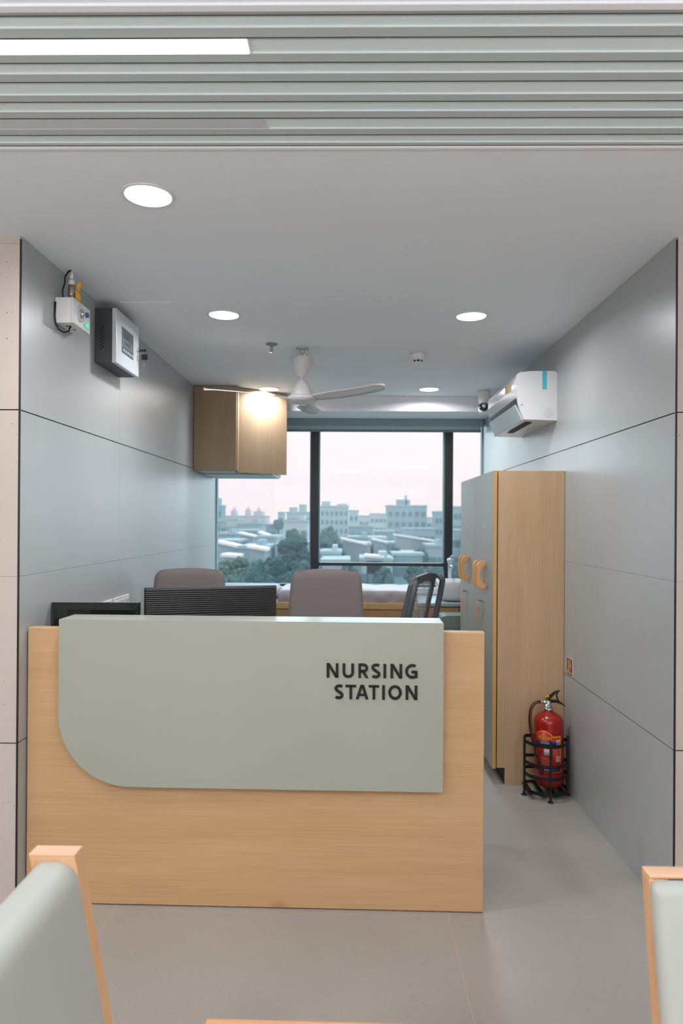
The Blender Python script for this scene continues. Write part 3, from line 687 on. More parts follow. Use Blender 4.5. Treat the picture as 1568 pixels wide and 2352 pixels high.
MB().prism([(-.052+.032*math.cos(math.radians(a)), .045+.032*math.sin(math.radians(a))) for a in range(0, 360, 15)], -.0008, 0.0002, 'y').build('pipe_knockout', 'metalw', t)
text_obj('maker_mark', 'IR', .012, .010, 'dark', t, Matrix.Translation((-.212, -.0006, .094)) @ Matrix.Rotation(PI/2, 4, 'X'))

# security camera, smoke detector, sprinkler
p = at(1111, 912, 5.75)
t = thing('security_camera', 'small white dome camera with black lens next to the air conditioner', 'camera', (p.x, 5.75, H))
MB().lathe([(.0, 0), (.05, 0), (.052, -.02), (.045, -.08), (.036, -.12), (.0, -.123)], 28).build('mount', 'white', t)
T = Matrix.Translation((-.004, -.01, -.150)) @ Euler((math.radians(-60), 0, math.radians(12))).to_matrix().to_4x4()
MB().lathe([(0, -.045), (.03, -.04), (.044, -.02), (.047, 0), (.044, .015)], 28, T=T).build('shell', 'white', t)
T2 = Matrix.Translation((-.004, -.01, -.150)) @ Euler((math.radians(65), 0, math.radians(-10))).to_matrix().to_4x4()
MB().lathe([(0, .0), (.041, .005), (.041, .030), (.032, .042), (.0, .048)], 28, T=T2).build('lens', 'gloss', t)
t = thing('smoke_detector', 'round white smoke detector on the ceiling right of the fan', 'smoke detector', (.430, 4.49, H))
MB().lathe([(0, 0), (.052, 0), (.053, -.012), (.050, -.034), (.042, -.044), (.036, -.046)], 32).build('base', 'white', t)
mb = MB()
mb.lathe([(.033, -.044), (.033, -.060)], 24); mb.build('chamber', 'dark', t)
mb = MB(); mb.lathe([(.036, -.058), (.034, -.064), (.026, -.070), (0, -.071)], 32)
for k in range(8):
    a = 2*PI*k/8+.39; mb.box(.030, .038, -.004, .004, -.062, -.042, T=Matrix.Rotation(a, 4, 'Z'))
mb.build('cap', 'white', t)
t = thing('sprinkler', 'small metal sprinkler head on the ceiling left of the fan', 'sprinkler', (-.505, 4.25, H))
MB().lathe([(0, 0), (.036, 0), (.037, -.004), (.030, -.009), (.016, -.012), (.010, -.014)], 28).build('escutcheon', mat('grey_metal', (150, 146, 148), .4, .5), t)
MB().cyl((0, 0, -.012), (0, 0, -.026), .008, 12).tube([(-.007, 0, -.024), (-.009, 0, -.036), (-.002, 0, -.050)], .0022, 6).tube([(.007, 0, -.024), (.009, 0, -.036), (.002, 0, -.050)], .0022, 6).build('yoke', 'brass', t)
MB().cyl((0, 0, -.025), (0, 0, -.046), .0022, 8).build('bulb', 'labelred', t)
MB().lathe([(0, -.050), (.013, -.050), (.013, -.053), (0, -.053)], 16).build('deflector', 'chrome', t)

# ------------------------------------------------------------------ boxes on the left wall
t = thing('gas_alarm_box', 'white wall box with round gauge and green lamp, upper left', 'alarm box', (XL, 2.944, 2.387))
MB().box(.001, .070, 0, .19, 0, .112).build('body', 'white', t, bevel=.004)
MB().box(.068, .0825, -.001, .191, -.001, .113).build('lid', 'metalw', t, bevel=.004)
T = Matrix.Translation((.0815, .078, .062)) @ Matrix.Rotation(PI/2, 4, 'Y')
g = MB().lathe([(0, 0), (.037, 0), (.037, .004), (.030, .005), (0, .0045)], 36, T=T).build('gauge_ring', 'labelwhite', t)
MB().lathe([(0, .004), (.022, .006), (.019, .010), (.008, .012), (0, .013)], 28, T=T).build('gauge_dome', 'chrome', g)
MB().box(.0824, .0832, .118, .182, .012, .105).build('face_label', 'labelwhite', t)
T = Matrix.Translation((.083, .145, .076)) @ Matrix.Rotation(PI/2, 4, 'Y')
MB().lathe([(.011, 0), (.011, .010), (0, .011)], 20, T=T).build('button', 'blue', t)
T = Matrix.Translation((.083, .142, .027)) @ Matrix.Rotation(PI/2, 4, 'Y')
MB().lathe([(.012, 0), (.012, .008), (0, .012)], 20, T=T).build('lamp', 'green', t)
MB().box(.030, .036, .045, .065, -.0012, 0).box(.045, .051, .045, .065, -.0012, 0).box(.04, .046, .1, .12, -.0012, 0).build('vent_slot', 'dark', t)
MB().tube([(.025, .03, .111), (.022, .03, .15), (.030, .035, .185), (.028, .042, .215), (.038, .055, .243), (.045, .06, .25)], .0038, 8).build('supply_cable', 'black', t)
MB().tube([(.006, -.004, .09), (.004, -.006, .03), (.006, 0, -.004), (.014, .012, -.026), (.028, .03, -.034), (.042, .05, -.024), (.046, .056, -.002)], .0038, 8).build('loop_cable', 'black', t)
t = thing('valve_pipe', 'short metal pipe with yellow tap lever above the white wall box', 'pipe', (XL+.045, 3.015, 2.50))
MB().cyl((0, 0, 0), (0, 0, .10), .012, 16).lathe([(.015, .02), (.017, .03), (.017, .06), (.015, .07)], 8).cyl((0, 0, 0), (0, 0, .014), .014, 8).build('valve_body', 'brass', t)
MB().cyl((0, 0, .075), (0, 0, .098), .0145, 8).cyl((0, 0, .098), (0, 0, .137), .010, 14, r2=.006).build('pipe', 'white', t)
h2 = MB().cyl((0, 0, .045), (.03, .0, .045), .005, 10).build('spindle', 'brass', t)
MB().prism([(.022, .0), (.040, .002), (.039, .030), (.030, .042), (.038, .056), (.047, .085), (.026, .083), (.023, .052), (.019, .036)], -.004, .004, 'y').build('tap_handle', 'yellow', t, bevel=.001)

t = thing('control_panel', 'charcoal wall box with pale keypad door, upper left', 'control panel', (XL, 3.406, 2.322))
HH = .275
MB().box(.001, .085, 0, .36, 0, HH).build('body', 'anth', t, bevel=.002)
d = MB().box(.087, .111, .0, .361, 0, HH).build('door', 'panelw', t, bevel=.004)
mb = MB()
for k in range(7): mb.add([(.026, -.0006, .062+k*.017), (.049, -.0006, .080+k*.017), (.049, -.0006, .0865+k*.017), (.026, -.0006, .0685+k*.017), (.026, .001, .062+k*.017), (.049, .001, .080+k*.017), (.049, .001, .0865+k*.017), (.026, .001, .0685+k*.017)], [(0, 1, 2, 3), (4, 7, 6, 5), (0, 4, 5, 1), (3, 2, 6, 7)])
mb.build('vent_slots', 'dark', t)
k_ = MB().box(.1108, .1122, .078, .262, .072, .205).build('keypad', 'panelg', d, bevel=.0012)
MB().box(.1120, .1128, .13, .20, .155, .182).build('display', 'lcd', k_)
mb = MB()
for a, b, c, e in ((.088, .100, .105, .145), (.108, .222, .112, .148), (.228, .252, .112, .138)):
    for q in ((a, b, c, c+.0015), (a, b, e-.0015, e), (a, a+.0015, c, e), (b-.0015, b, c, e)): mb.box(.1120, .1126, *q)
mb.build('keypad_lines', 'labelwhite', k_)
for k in range(5):
    T = Matrix.Translation((.112, .105+k*.033, .088)) @ Matrix.Rotation(PI/2, 4, 'Y'); MB().lathe([(.009, 0), (.009, .002), (.006, .003), (0, .003)], 16, T=T).build('key_button', 'labelwhite', k_)
T = Matrix.Translation((.111, .335, .145)) @ Matrix.Rotation(PI/2, 4, 'Y')
lk = MB().lathe([(.011, 0), (.011, .008), (.006, .01), (0, .01)], 18, T=T).build('lock', 'chrome', d)
MB().box(.121, .160, .333, .337, .138, .150).build('key', 'black', lk, bevel=.001)
MB().tube([(.152, .335, .144), (.156, .335, .128), (.150, .335, .118)], .0016, 6).box(.135, .167, .333, .337, .092, .122).build('spare_key', 'black', lk)
MB().box(.146, .154, .334, .336, .062, .092).build('key_blade', 'chrome', lk)
MB().box(.1112, .1118, .330, .334, .085, .118).build('scratch', 'dark', d)

# switch plates on the left wall
def plate(y, L, n, label):
    t = thing('socket_plate', label, 'socket', (XL, y, .995), 0, 'white sockets on the left wall')
    MB().box(0, .010, 0, L, 0, .11).build('plate', 'white', t, bevel=.003)
    for k in range(n):
        m_ = MB().box(.010, .014, .012+k*(L-.02)/n, .006+(k+1)*(L-.02)/n, .018, .092).build('module', 'metalw', t, bevel=.001)
        yy = .009+(k+.5)*(L-.02)/n; MB().box(.0138, .0145, yy-.008, yy-.004, .05, .058).box(.0138, .0145, yy+.004, yy+.008, .05, .058).box(.0138, .0145, yy-.003, yy+.003, .068, .075).build('pin_hole', 'dark', m_)
plate(3.69, .254, 3, 'long white socket plate on left wall, showing just above the glossy monitor')
plate(3.53, .133, 2, 'shorter white socket plate, hardly peeping over the glossy monitor')

# fire point sign on the right wall
t = thing('fire_sign', 'small red and yellow fire extinguisher sign on the right wall', 'sign', (XR, 3.838, .6625))
MB().box(-.002, 0, 0, .116, 0, .104).build('board', 'labelwhite', t)
MB().box(-.003, -.002, .012, .104, .006, .098).build('red_field', 'signred', t)
MB().box(-.0036, -.003, .062, .082, .045, .090).box(-.0036, -.003, .067, .077, .09, .094).build('extinguisher_symbol', 'signyel', t)
MB().prism([(.03, .045), (.048, .045), (.052, .06), (.046, .075), (.05, .088), (.038, .094), (.034, .08), (.028, .066)], -.0036, -.003, 'x').build('flame_symbol', 'signyel', t)
MB().box(-.0036, -.003, .050, .088, .030, .040).box(-.0036, -.003, .02, .096, .014, .026).build('text_bar', 'signyel', t)

# ------------------------------------------------------------------ fire extinguisher in its stand
RC = Vector((1.102, 3.872, 0)); RA = .118
st = thing('extinguisher_stand', 'black steel floor stand holding the red fire extinguisher', 'stand', RC)
FY = .100
def leg_at(a, h):
    a = math.radians(a); x, y = RA*math.cos(a), RA*math.sin(a)*(.98)
    mb = MB(); mb.box(-.006, .006, -.006, .006, .006, h, T=Matrix.Translation((x*1.02, y*1.02, 0)) @ Matrix.Rotation(a, 4, 'Z'))
    l = mb.build('leg', 'rackblack', st, bevel=.002)
    MB().lathe([(0, 0), (.015, 0), (.015, .004), (.009, .008), (0, .008)], 18, T=Matrix.Translation((x*1.04, y*1.04, 0))).build('foot', 'rackblack', l)
leg_at(185, .335); leg_at(268, .335); leg_at(355, .335)
def hoop(z, hgt=.018, back=True):
    pts = [(RA*math.cos(math.radians(a)), RA*math.sin(math.radians(a))) for a in range(180, 361, 10)]
    if back: pts = [(-.085, .088), (-.108, .06)] + pts + [(.108, .06), (.085, .088), (-.085, .088)]
    v = []; f = []
    for (x, y) in pts:
        for r in (0, 1):
            for zz in (z, z+hgt): v.append((x*(1-.03*r), y*(1-.03*r), zz))
    for i in range(len(pts)-1):
        a = i*4; b = a+4; f += [(a, b, b+1, a+1), (a+2, a+3, b+3, b+2), (a+1, b+1, b+3, a+3), (a, a+2, b+2, b)]
    return MB().add(v, f).build('hoop', 'rackblack', st)
for z in (.295, .182, .115, .030): hoop(z)
mb = MB()
for k in range(4): mb.box(-.11+k*.06, -.085+k*.06, -.085, .085, .030, .036)
mb.build('base_bars', 'rackblack', st)

ex = thing('fire_extinguisher', 'red dry powder fire extinguisher in black stand by the lockers', 'fire extinguisher', (1.128, 3.878, .037), 0)
ex.rotation_euler = (0, math.radians(-1.2), 0)
R = .0815
MB().lathe([(0, .012), (.02, .008), (.02, 0), (.03, 0), (.035, .012), (.060, .018), (R-.006, .035), (R, .055), (R, .372), (R-.002, .384), (R-.008, .397), (R-.019, .409), (R-.035, .419), (.028, .428), (.022, .436), (.022, .446), (0, .446)], 48).build('cylinder', 'red', ex)
def patch(name, mt, a0, a1, z0, z1, r=R+.0008, ztop=None, n=24, parent=ex):
    v = []; f = []
    for i in range(n+1):
        s = i/n; a = math.radians(a0+(a1-a0)*s); zt_ = ztop(s) if ztop else z1
        for rr in (r, r-.001): v += [(rr*math.cos(a), rr*math.sin(a), z0), (rr*math.cos(a), rr*math.sin(a), zt_)]
    for i in range(n):
        a = i*4; b = a+4; f += [(a, b, b+1, a+1), (a+2, a+3, b+3, b+2), (a, a+2, b+2, b), (a+1, b+1, b+3, a+3)]
    return MB().add(v, f, 0, True).build(name, mt, parent)
def ztp(s): return (.307 + .030*abs(math.sin(min(1, s/.66)*PI*.98))**.8 if s < .66 else .307) + .0
LB = patch('label', 'yellow', 200, 304, .110, .31, R+.0006, ztop=lambda s: ztp(s)+.004)
patch('label_field', 'labelred', 200, 300.5, .113, .31, R+.0011, ztop=ztp, parent=LB)
patch('blue_band', 'labelblue', 200, 290, .262, .282, R+.0016, parent=LB)
patch('blue_band', 'labelblue', 200, 300, .118, .130, R+.0016, parent=LB)
patch('white_box', 'labelwhite', 284, 299, .264, .290, R+.002, parent=LB)
patch('white_box', 'labelwhite', 236, 258, .205, .240, R+.0018, parent=LB)
for k in range(3): patch('white_bar', 'labelwhite', 280, 299, .172+k*.011, .178+k*.011, R+.0018, parent=LB)
for k in range(7): patch('text_line', mat('pale_red_print', (214, 120, 104), .5) if k == 0 else bpy.data.materials['pale_red_print'], 270, 296-(k*7 % 11), .205+k*.0065, .2070+k*.0065, R+.0018, parent=LB)
for k in range(6): patch('text_line', bpy.data.materials['pale_red_print'], 212, 262-(k*5 % 9), .142+k*.0095, .1445+k*.0095, R+.0018, parent=LB)
def curved_text(s, a_mid, zc, width, height, mt, bold=0):
    o = text_obj('lettering', s, width, height, mt, LB, Matrix.Identity(4), bold)
    for v in o.data.vertices:
        a = math.radians(a_mid)+v.co.x/R; z = v.co.y+zc; rr = R+.0024+v.co.z*2; v.co = (rr*math.cos(a), rr*math.sin(a), z)
curved_text('Rightex', 242, .300, .070, .024, 'yellow', .02)
curved_text('DRY POWDER', 244, .272, .058, .008, 'labelwhite', .01)
curved_text('CE', 291.5, .277, .016, .014, 'labelblue', .02)
curved_text('RIGHTEX', 250, .124, .040, .007, 'labelwhite', .01)
MB().lathe([(.028, .438), (.030, .442), (.030, .450), (.022, .454), (.016, .458), (.016, .480), (.013, .492), (0, .494)], 24).cyl((0, 0, .478), (-.030, -.006, .484), .010, 12).build('valve', 'chrome', ex)
gg = MB().cyl((-.012, -.010, .466), (-.015, -.032, .464), .012, 18).build('pressure_gauge', 'chrome', ex)
MB().cyl((-.015, -.0318, .464), (-.0151, -.0325, .464), .010, 18).build('gauge_face', 'labelwhite', gg)
MB().cyl((-.028, -.006, .484), (-.046, -.006, .485), .008, 12).build('hose_fitting', 'chrome', ex)
# carrying handle: two black levers joined by a bow
mb = MB()
mb.prism([(-.012, .498), (.012, .480), (.040, .480), (.070, .470), (.092, .457), (.094, .462), (.072, .480), (.055, .492), (.012, .495)], -.010, .010, 'y')
lo_ = mb.build('lower_lever', 'rackblack', ex, bevel=.002)
mb = MB(); mb.prism([(-.010, .500), (.006, .494), (.010, .500), (.042, .534), (.066, .543), (.066, .547), (.040, .541), (.004, .515)], -.010, .010, 'y')
mb.prism([(.052, .538), (.058, .540), (.050, .520), (.056, .500), (.064, .486), (.058, .486), (.048, .500), (.044, .520)], -.006, .006, 'y')
mb.build('upper_lever', 'rackblack', ex, bevel=.002)
MB().tube([(-.004, -.012, .490), (-.003, -.013, .52), (-.008, -.013, .56), (-.011, -.013, .592)], .0018, 6).tube([(-.020, -.013, .516), (.004, -.013, .516)], .003, 6).tube([(-.003, -.013, .512), (-.003, -.013, .522)], .005, 8).build('safety_tie', 'yellow', ex)
hp = [(-.044, -.006, .485), (-.062, -.008, .484), (-.085, -.012, .472), (-.104, -.020, .440), (-.111, -.028, .39), (-.108, -.034, .34), (-.100, -.046, .29), (-.088, -.056, .23), (-.075, -.064, .18), (-.068, -.066, .14), (-.060, -.068, .10)]
def cr(P, n=5):
    P = [Vector(p) for p in P]; P = [2*P[0]-P[1]]+P+[2*P[-1]-P[-2]]; o = []
    for i in range(1, len(P)-2):
        for k in range(n):
            t_ = k/n; a, b, c, d_ = P[i-1:i+3]; o.append(.5*((2*b)+(c-a)*t_+(2*a-5*b+4*c-d_)*t_*t_+(3*b-a-3*c+d_)*t_**3))
    return o+[P[-2]]
hs = MB().tube(cr(hp), .0085, 12).build('hose', 'rackblack', ex)
MB().tube([p+Vector((.0015, -.0065, 0)) for p in cr(hp)], .0035, 8).build('hose_stripe', 'redhose', hs)

# ------------------------------------------------------------------ waiting-room seats and table in the foreground
def shear_box(mb, x0, x1, y0, y1, z0, z1, kx=0, ky=0, m=0):
    """box whose lower end is shifted by k per metre below z1"""
    v = [(x+kx*(z1-z), y+ky*(z1-z), z) for z in (z0, z1) for y in (y0, y1) for x in (x0, x1)]
    return mb.add(v, [(0, 2, 3, 1), (4, 5, 7, 6), (0, 1, 5, 4), (2, 6, 7, 3), (0, 4, 6, 2), (1, 3, 7, 5)], m)
# left seat faces right; local frame: origin on the floor under the back
t = thing('waiting_chair', 'grey padded waiting chair with pale wood frame, lower left corner', 'chair', (-.575, 1.05, 0))
K = .19
mb = shear_box(MB(), -.045, .045, .262, .300, .0, .88, kx=K); mb.build('back_post', 'chairwood', t, bevel=.003)
mb = shear_box(MB(), -.045, .045, -.300, -.262, .0, .88, kx=K); mb.build('back_post', 'chairwood', t, bevel=.003)
MB().box(-.045, .045, .262, .300, .8803, .883).build('post_cap', 'railwood', t)
mb = shear_box(MB(), -.034, .0, -.262, .262, .70, .80, kx=K); mb.build('back_rail', 'chairwood', t, bevel=.003)
pr = [(-.046, .40), (.044, .40), (.0455, .60), (.0450, .815)] + [(.010+.035*math.cos(math.radians(q)), .832+.038*math.sin(math.radians(q))) for q in range(0, 91, 15)] + [(-.012+.034*math.cos(math.radians(q)), .832+.038*math.sin(math.radians(q))) for q in range(90, 181, 15)]
mb = MB().prism([(x+K*(.88-z), z) for x, z in pr], -.258, .2615, 'y', smooth=True); smooth(mb.build('back_cushion', 'sage', t, bevel=.004, seg=2), 60)
MB().box(.10, .60, -.258, .258, .36, .47).build('seat_cushion', 'sage', t, bevel=.035, seg=5)
for y in (-.281, .281):
    MB().box(.56, .60, y-.019, y+.019, 0, .36).build('front_leg', 'chairwood', t, bevel=.003)
    MB().box(.10, .60, y-.019, y+.019, .325, .36).build('side_rail', 'chairwood', t, bevel=.003)
# right seat faces the viewer
t = thing('waiting_chair', 'grey padded waiting chair with pale wood frame, lower right corner', 'chair', (.82, 1.275, 0))
K = -.19
for x in (-.272, .236):
    mb = shear_box(MB(), x, x+.036, -.017, .017, .0, .88, ky=K); mb.build('back_post', 'chairwood', t, bevel=.003)
mb = shear_box(MB(), -.272, .272, -.017, .017, .8803, .888, ky=K); mb.build('top_rail', 'railwood', t, bevel=.003)
mb = shear_box(MB(), -.236, .236, -.012, .014, .30, .875, ky=K); mb.build('back_board', 'chairwood', t)
mb = shear_box(MB(), -.278, .278, -.056, -.0172, .42, .886, ky=K); smooth(mb.build('back_cushion', 'sage', t, bevel=.019, seg=6), 180)
MB().box(-.255, .255, -.66, -.17, .36, .47).build('seat_cushion', 'sage', t, bevel=.035, seg=5)
for x in (-.272, .236):
    MB().box(x, x+.036, -.66, -.62, 0, .36).build('front_leg', 'chairwood', t, bevel=.003)
    MB().box(x, x+.036, -.66, -.10, .325, .36).build('side_rail', 'chairwood', t, bevel=.003)
# low table between them
t = thing('low_table', 'edge of a low pale wood table at the bottom of the picture', 'table', (.14, 1.23, 0), -.012)
MB().box(-.45, .45, -.23, .235, .425, .46).build('tabletop', 'tablew', t, bevel=.006, seg=3)
for sx in (-1, 1):
    for sy in (-1, 1): MB().box(sx*.42-.02, sx*.42+.02, sy*.2-.02, sy*.2+.02, 0, .424).build('leg', 'chairwood', t, bevel=.003)

# ------------------------------------------------------------------ the town outside
GZ = -14.0
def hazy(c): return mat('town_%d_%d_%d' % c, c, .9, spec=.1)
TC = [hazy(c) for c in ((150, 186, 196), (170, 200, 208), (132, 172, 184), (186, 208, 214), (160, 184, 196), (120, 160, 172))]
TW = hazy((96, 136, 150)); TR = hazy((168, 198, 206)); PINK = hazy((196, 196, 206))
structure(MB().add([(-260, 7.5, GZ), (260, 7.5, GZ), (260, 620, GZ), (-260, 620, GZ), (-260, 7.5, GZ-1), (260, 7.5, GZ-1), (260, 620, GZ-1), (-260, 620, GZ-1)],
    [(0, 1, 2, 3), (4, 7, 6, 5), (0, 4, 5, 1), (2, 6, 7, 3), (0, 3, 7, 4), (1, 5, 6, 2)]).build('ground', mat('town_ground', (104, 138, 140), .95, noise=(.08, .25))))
wmesh = {}
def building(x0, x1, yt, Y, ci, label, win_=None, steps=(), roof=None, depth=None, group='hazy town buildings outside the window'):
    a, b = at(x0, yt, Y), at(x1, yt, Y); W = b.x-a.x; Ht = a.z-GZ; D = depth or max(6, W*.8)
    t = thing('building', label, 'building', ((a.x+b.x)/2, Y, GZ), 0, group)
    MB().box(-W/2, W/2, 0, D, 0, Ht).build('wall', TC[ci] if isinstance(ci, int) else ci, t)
    MB().box(-W/2-.2, W/2+.2, -.2, D+.2, Ht, Ht+.35).build('roof', roof or TR, t)
    for (u0, u1, hh) in steps:
        MB().box(-W/2+W*u0, -W/2+W*u1, .5, D*.6, Ht+.35, Ht+hh).build('roof_block', TC[ci] if isinstance(ci, int) else ci, t)
    if win_:
        nx, nz, ww, wh, gapz = win_
        key = (ww, wh)
        for i in range(nx):
            for k in range(nz):
                z = Ht-gapz*(k+.75)
                if z < Ht*.2: continue
                if key not in wmesh:
                    o = MB().box(-ww/2, ww/2, -.06, .0, -wh/2, wh/2).build('window', TW, t); wmesh[key] = o.data
                else:
                    o = bpy.data.objects.new('window', wmesh[key]); COL.objects.link(o); o.parent = t
                o.location = (-W/2+W*(i+.5)/nx, -.001, z)
    return t
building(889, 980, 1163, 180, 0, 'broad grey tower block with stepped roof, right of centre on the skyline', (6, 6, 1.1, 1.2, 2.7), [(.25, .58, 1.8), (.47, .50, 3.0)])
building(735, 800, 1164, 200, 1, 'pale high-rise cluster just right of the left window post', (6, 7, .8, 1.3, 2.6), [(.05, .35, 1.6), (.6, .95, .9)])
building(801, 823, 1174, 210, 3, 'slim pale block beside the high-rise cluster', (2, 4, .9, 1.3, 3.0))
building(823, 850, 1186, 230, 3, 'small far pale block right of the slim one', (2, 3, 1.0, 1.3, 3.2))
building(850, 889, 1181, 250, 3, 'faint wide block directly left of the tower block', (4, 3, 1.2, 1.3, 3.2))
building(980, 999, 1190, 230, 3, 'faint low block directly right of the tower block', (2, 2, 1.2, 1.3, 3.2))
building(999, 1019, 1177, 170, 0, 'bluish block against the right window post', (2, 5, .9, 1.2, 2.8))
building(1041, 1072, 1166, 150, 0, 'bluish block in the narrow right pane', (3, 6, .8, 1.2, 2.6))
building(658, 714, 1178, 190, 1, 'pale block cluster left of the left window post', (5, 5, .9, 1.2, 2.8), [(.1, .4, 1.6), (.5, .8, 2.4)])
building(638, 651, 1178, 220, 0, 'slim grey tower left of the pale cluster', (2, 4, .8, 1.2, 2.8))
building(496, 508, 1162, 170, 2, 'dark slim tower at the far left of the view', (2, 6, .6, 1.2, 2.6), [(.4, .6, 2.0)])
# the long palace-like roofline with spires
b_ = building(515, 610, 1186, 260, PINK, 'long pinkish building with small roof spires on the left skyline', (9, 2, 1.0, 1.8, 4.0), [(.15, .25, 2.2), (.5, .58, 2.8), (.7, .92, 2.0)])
sp = at(515, 1186, 260).z-GZ
for u in (-.30, .04, .30): MB().lathe([(1.0, sp+1.5), (.8, sp+2.6), (.25, sp+3.4), (0, sp+4.4)], 8, T=Matrix.Translation((u*15.8, 4, 0))).build('spire', PINK, b_)
LOW = [(655, 706, 1198, 110, 3), (505, 540, 1198, 150, 4), (520, 546, 1194, 140, 3), (545, 600, 1204, 135, 0), (600, 640, 1206, 150, 2), (541, 592, 1221, 112, 2), (498, 538, 1228, 104, 4), (593, 634, 1236, 92, 1), (636, 668, 1255, 84, 1), (550, 612, 1260, 78, 0), (497, 545, 1246, 88, 2),
       (700, 716, 1250, 90, 3), (736, 780, 1272, 82, 3), (781, 850, 1252, 96, 1), (850, 886, 1238, 104, 3), (800, 850, 1236, 120, 0), (886, 930, 1250, 110, 0), (930, 985, 1244, 118, 2), (985, 1020, 1256, 96, 4), (860, 905, 1222, 140, 2), (930, 1000, 1216, 150, 0), (800, 855, 1210, 160, 2), (1042, 1060, 1220, 110, 4),
       (905, 970, 1276, 84, 2), (830, 900, 1288, 78, 1), (740, 800, 1292, 74, 4)]
WORDS = ['leftmost', 'second from left', 'third from left', 'fourth from left', 'fifth from left', 'sixth from left', 'seventh from left', 'eighth from left', 'ninth from left']
def low_key(q): x0, x1, yt, Y, c = q; return ('left pane' if x1 < 717 else 'narrow right pane' if x0 > 1040 else 'middle pane', 'nearest' if Y < 93 else 'second' if Y < 119 else 'farthest')
for k, q in enumerate(LOW):
    x0, x1, yt, Y, c = q; same = sorted(r for r in LOW if low_key(r) == low_key(q))
    building(x0, x1, yt, Y, c, 'low hazy building in the %s, %s row, %s' % (*low_key(q), WORDS[same.index(q)]), (max(2, (x1-x0)//14), 3, .9, 1.1, 2.7), [(.6, .85, 1.0)] if k % 3 == 0 else [], depth=8)
for (x0, x1, yt, Y, c) in [(470, 493, 1196, 150, 4), (440, 478, 1210, 120, 2), (400, 445, 1188, 190, 3), (330, 390, 1176, 210, 0), (380, 430, 1232, 100, 1), (250, 320, 1200, 160, 4), (440, 486, 1246, 86, 3),
                           (1076, 1110, 1190, 160, 3), (1100, 1160, 1172, 200, 0), (1075, 1130, 1228, 104, 2), (1140, 1200, 1214, 130, 4), (1180, 1260, 1196, 170, 1)]:
    building(x0, x1, yt, Y, c, 'hazy town block beyond the window edge, hidden behind the side wall', (3, 3, .9, 1.1, 2.7), group='town blocks hidden by the side walls')
# bright tin roofs, each a tilted sheet on its own shed
for (x0, y0, x1, y1, Y, lb) in ((497, 1242, 560, 1256, 80, 'bright white tin roof at the left edge of the left pane'), (568, 1252, 612, 1260, 74, 'bright tin roof above the dark trees'),
                                (548, 1222, 584, 1230, 100, 'short bright tin roof high in the left pane'), (593, 1220, 616, 1228, 96, 'little tilted tin roof in the left pane'), (508, 1272, 548, 1275, 70, 'low white tin roof just over the bushes'),
                                (782, 1235, 842, 1248, 95, 'bright sloping tin roof in the middle pane, left'), (855, 1236, 890, 1244, 100, 'small bright tin roof in the middle pane'), (906, 1226, 996, 1240, 105, 'long thin bright tin roof in the middle pane, right'), (838, 1274, 882, 1277, 78, 'flat white tin roof low in the middle pane')):
    a, b = at(x0, y0, Y), at(x1, y1, Y); t_ = thing('shed', lb, 'shed', ((a.x+b.x)/2, Y, GZ), 0, 'tin-roofed sheds outside the window')
    W = b.x-a.x; za, zb_ = a.z-GZ, b.z-GZ
    MB().prism([(-W/2, za-.28), (W/2, zb_-.28), (W/2, zb_), (-W/2, za)], -.5, 3.5, 'y').build('roof', hazy((238, 246, 248)), t_)
    MB().prism([(-W/2+.2, 0), (W/2-.2, 0), (W/2-.2, zb_-.3), (-W/2+.2, za-.3)], 0, 3, 'y').build('wall', TC[4], t_)
# trees
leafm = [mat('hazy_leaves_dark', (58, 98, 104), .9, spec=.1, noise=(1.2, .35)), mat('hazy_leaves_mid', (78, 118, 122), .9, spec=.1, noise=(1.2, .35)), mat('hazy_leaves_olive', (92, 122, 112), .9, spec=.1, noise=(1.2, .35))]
def tree(px, pyt, wpx, Y, mi, label, rows=1.0):
    c = at(px, pyt, Y); W = wpx*Y/F; rnd = random.Random(int(px*13+pyt)); hgt = c.z-GZ; cr_h = min(hgt*.75, W*1.1*rows)
    t = thing('tree', label, 'tree', (c.x, Y, GZ), 0, 'trees outside the window')
    MB().cyl((0, 0, 0), (0, 0, hgt-cr_h*.5), .22, 8, r2=.12).build('trunk', hazy((70, 84, 86)), t)
    b = bmesh.new()
    for k in range(70):
        a = rnd.random()*2*PI; u = rnd.uniform(-1, 1); q = rnd.uniform(.55, 1)**.6
        r = math.sqrt(max(0, 1-u*u)); s = W*rnd.uniform(.08, .16)
        p = Vector((math.cos(a)*r*q*W*.40, math.sin(a)*r*q*W*.34, hgt-cr_h/2+u*q*(cr_h*.5-s)))
        d = bmesh.ops.create_icosphere(b, subdivisions=2, radius=s, matrix=Matrix.Translation(p))
        for vv in d['verts']:
            n_ = (vv.co-p); vv.co = p+n_*(1+rnd.uniform(-.34, .30))
    me = bpy.data.meshes.new('crown'); b.to_mesh(me); b.free(); me.materials.append(leafm[mi])
    o = bpy.data.objects.new('crown', me); COL.objects.link(o); o.parent = t
tree(674, 1214, 76, 84, 0, 'big round dark tree standing above the bushes left of the window post', 1.3)
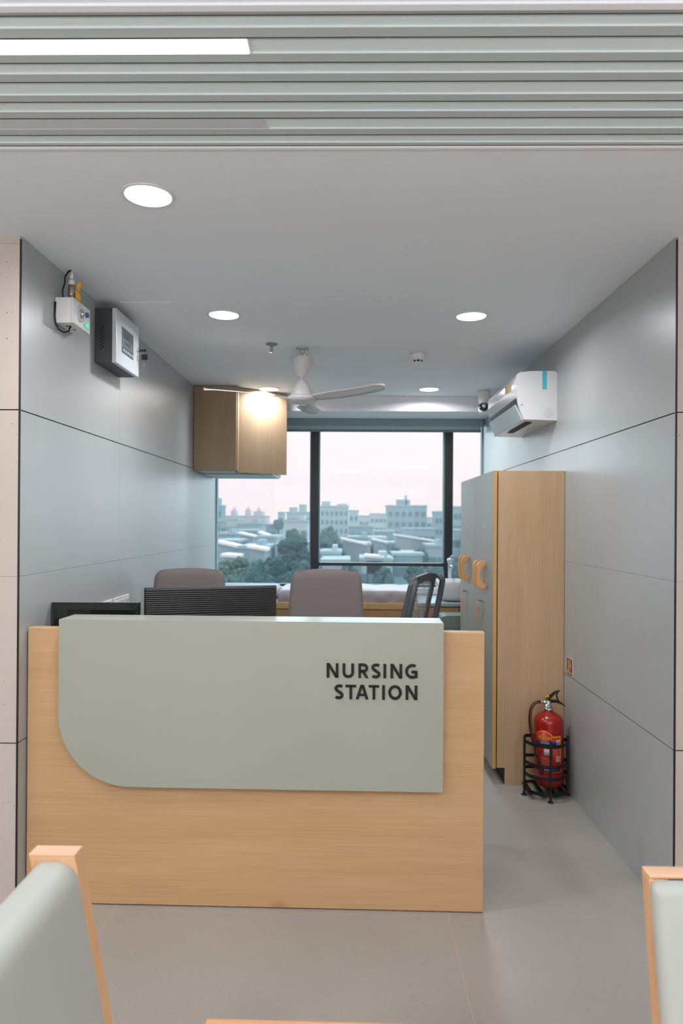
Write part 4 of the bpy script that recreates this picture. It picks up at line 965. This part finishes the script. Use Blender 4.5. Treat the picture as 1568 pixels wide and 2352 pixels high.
tree(640, 1190, 26, 150, 1, 'small far tree on the left skyline')
tree(758, 1204, 72, 92, 1, 'hazy tree right beside the left window post in the middle pane', 1.4)
for k, (px, py, wd, Y, mi) in enumerate([(512, 1280, 74, 56, 2), (550, 1276, 76, 60, 2), (588, 1280, 72, 54, 1), (626, 1270, 80, 58, 0), (668, 1276, 78, 55, 0), (704, 1284, 64, 52, 1), (525, 1306, 96, 44, 1), (598, 1302, 100, 44, 0), (672, 1306, 96, 44, 0), (744, 1304, 50, 54, 1)]):
    tree(px, py, wd, Y, mi, 'green bushy tree low in the left pane, %s' % ['leftmost of the upper row', 'second from the left of the upper row', 'third of the upper row', 'fourth, darkest of the upper row', 'fifth, under the big round tree', 'last, touching the window post', 'nearest, at left', 'nearest, in the middle', 'nearest, at right', 'just right of the window post'][k], 1.5)
for k, (px, py, wd, Y) in enumerate([(800, 1292, 46, 60), (880, 1296, 50, 58), (950, 1288, 48, 62), (1000, 1292, 50, 58), (910, 1252, 40, 90), (965, 1256, 44, 88)]):
    tree(px, py, wd, Y, 1, 'faint hazy tree low in the middle pane, %s' % ['left end', 'centre', 'right of centre', 'right end', 'higher, under the long tin roof', 'higher, right of the other high one'][k], 1.2)
for (px, py, wd, Y) in [(476, 1284, 60, 58), (440, 1300, 80, 50), (390, 1290, 80, 60), (1050, 1290, 40, 60), (1090, 1284, 60, 62)]:
    tree(px, py, wd, Y, 1, 'green tree beyond the window edge, hidden by the room', 1.3)
# haze over the town
hz = bpy.data.materials.new('town_haze'); hz.use_nodes = True; nt = hz.node_tree; nt.nodes.clear()
o_ = nt.nodes.new('ShaderNodeOutputMaterial'); vs = nt.nodes.new('ShaderNodeVolumeScatter'); vs.inputs['Color'].default_value = (.70, .93, 1.0, 1); vs.inputs['Density'].default_value = .0018
nt.links.new(vs.outputs[0], o_.inputs['Volume'])
o = MB().box(-240, 240, 8, 420, GZ+.2, 30).build('haze', hz); tag(o, 'thin bluish haze hanging over the town outside', 'haze', kind='stuff')
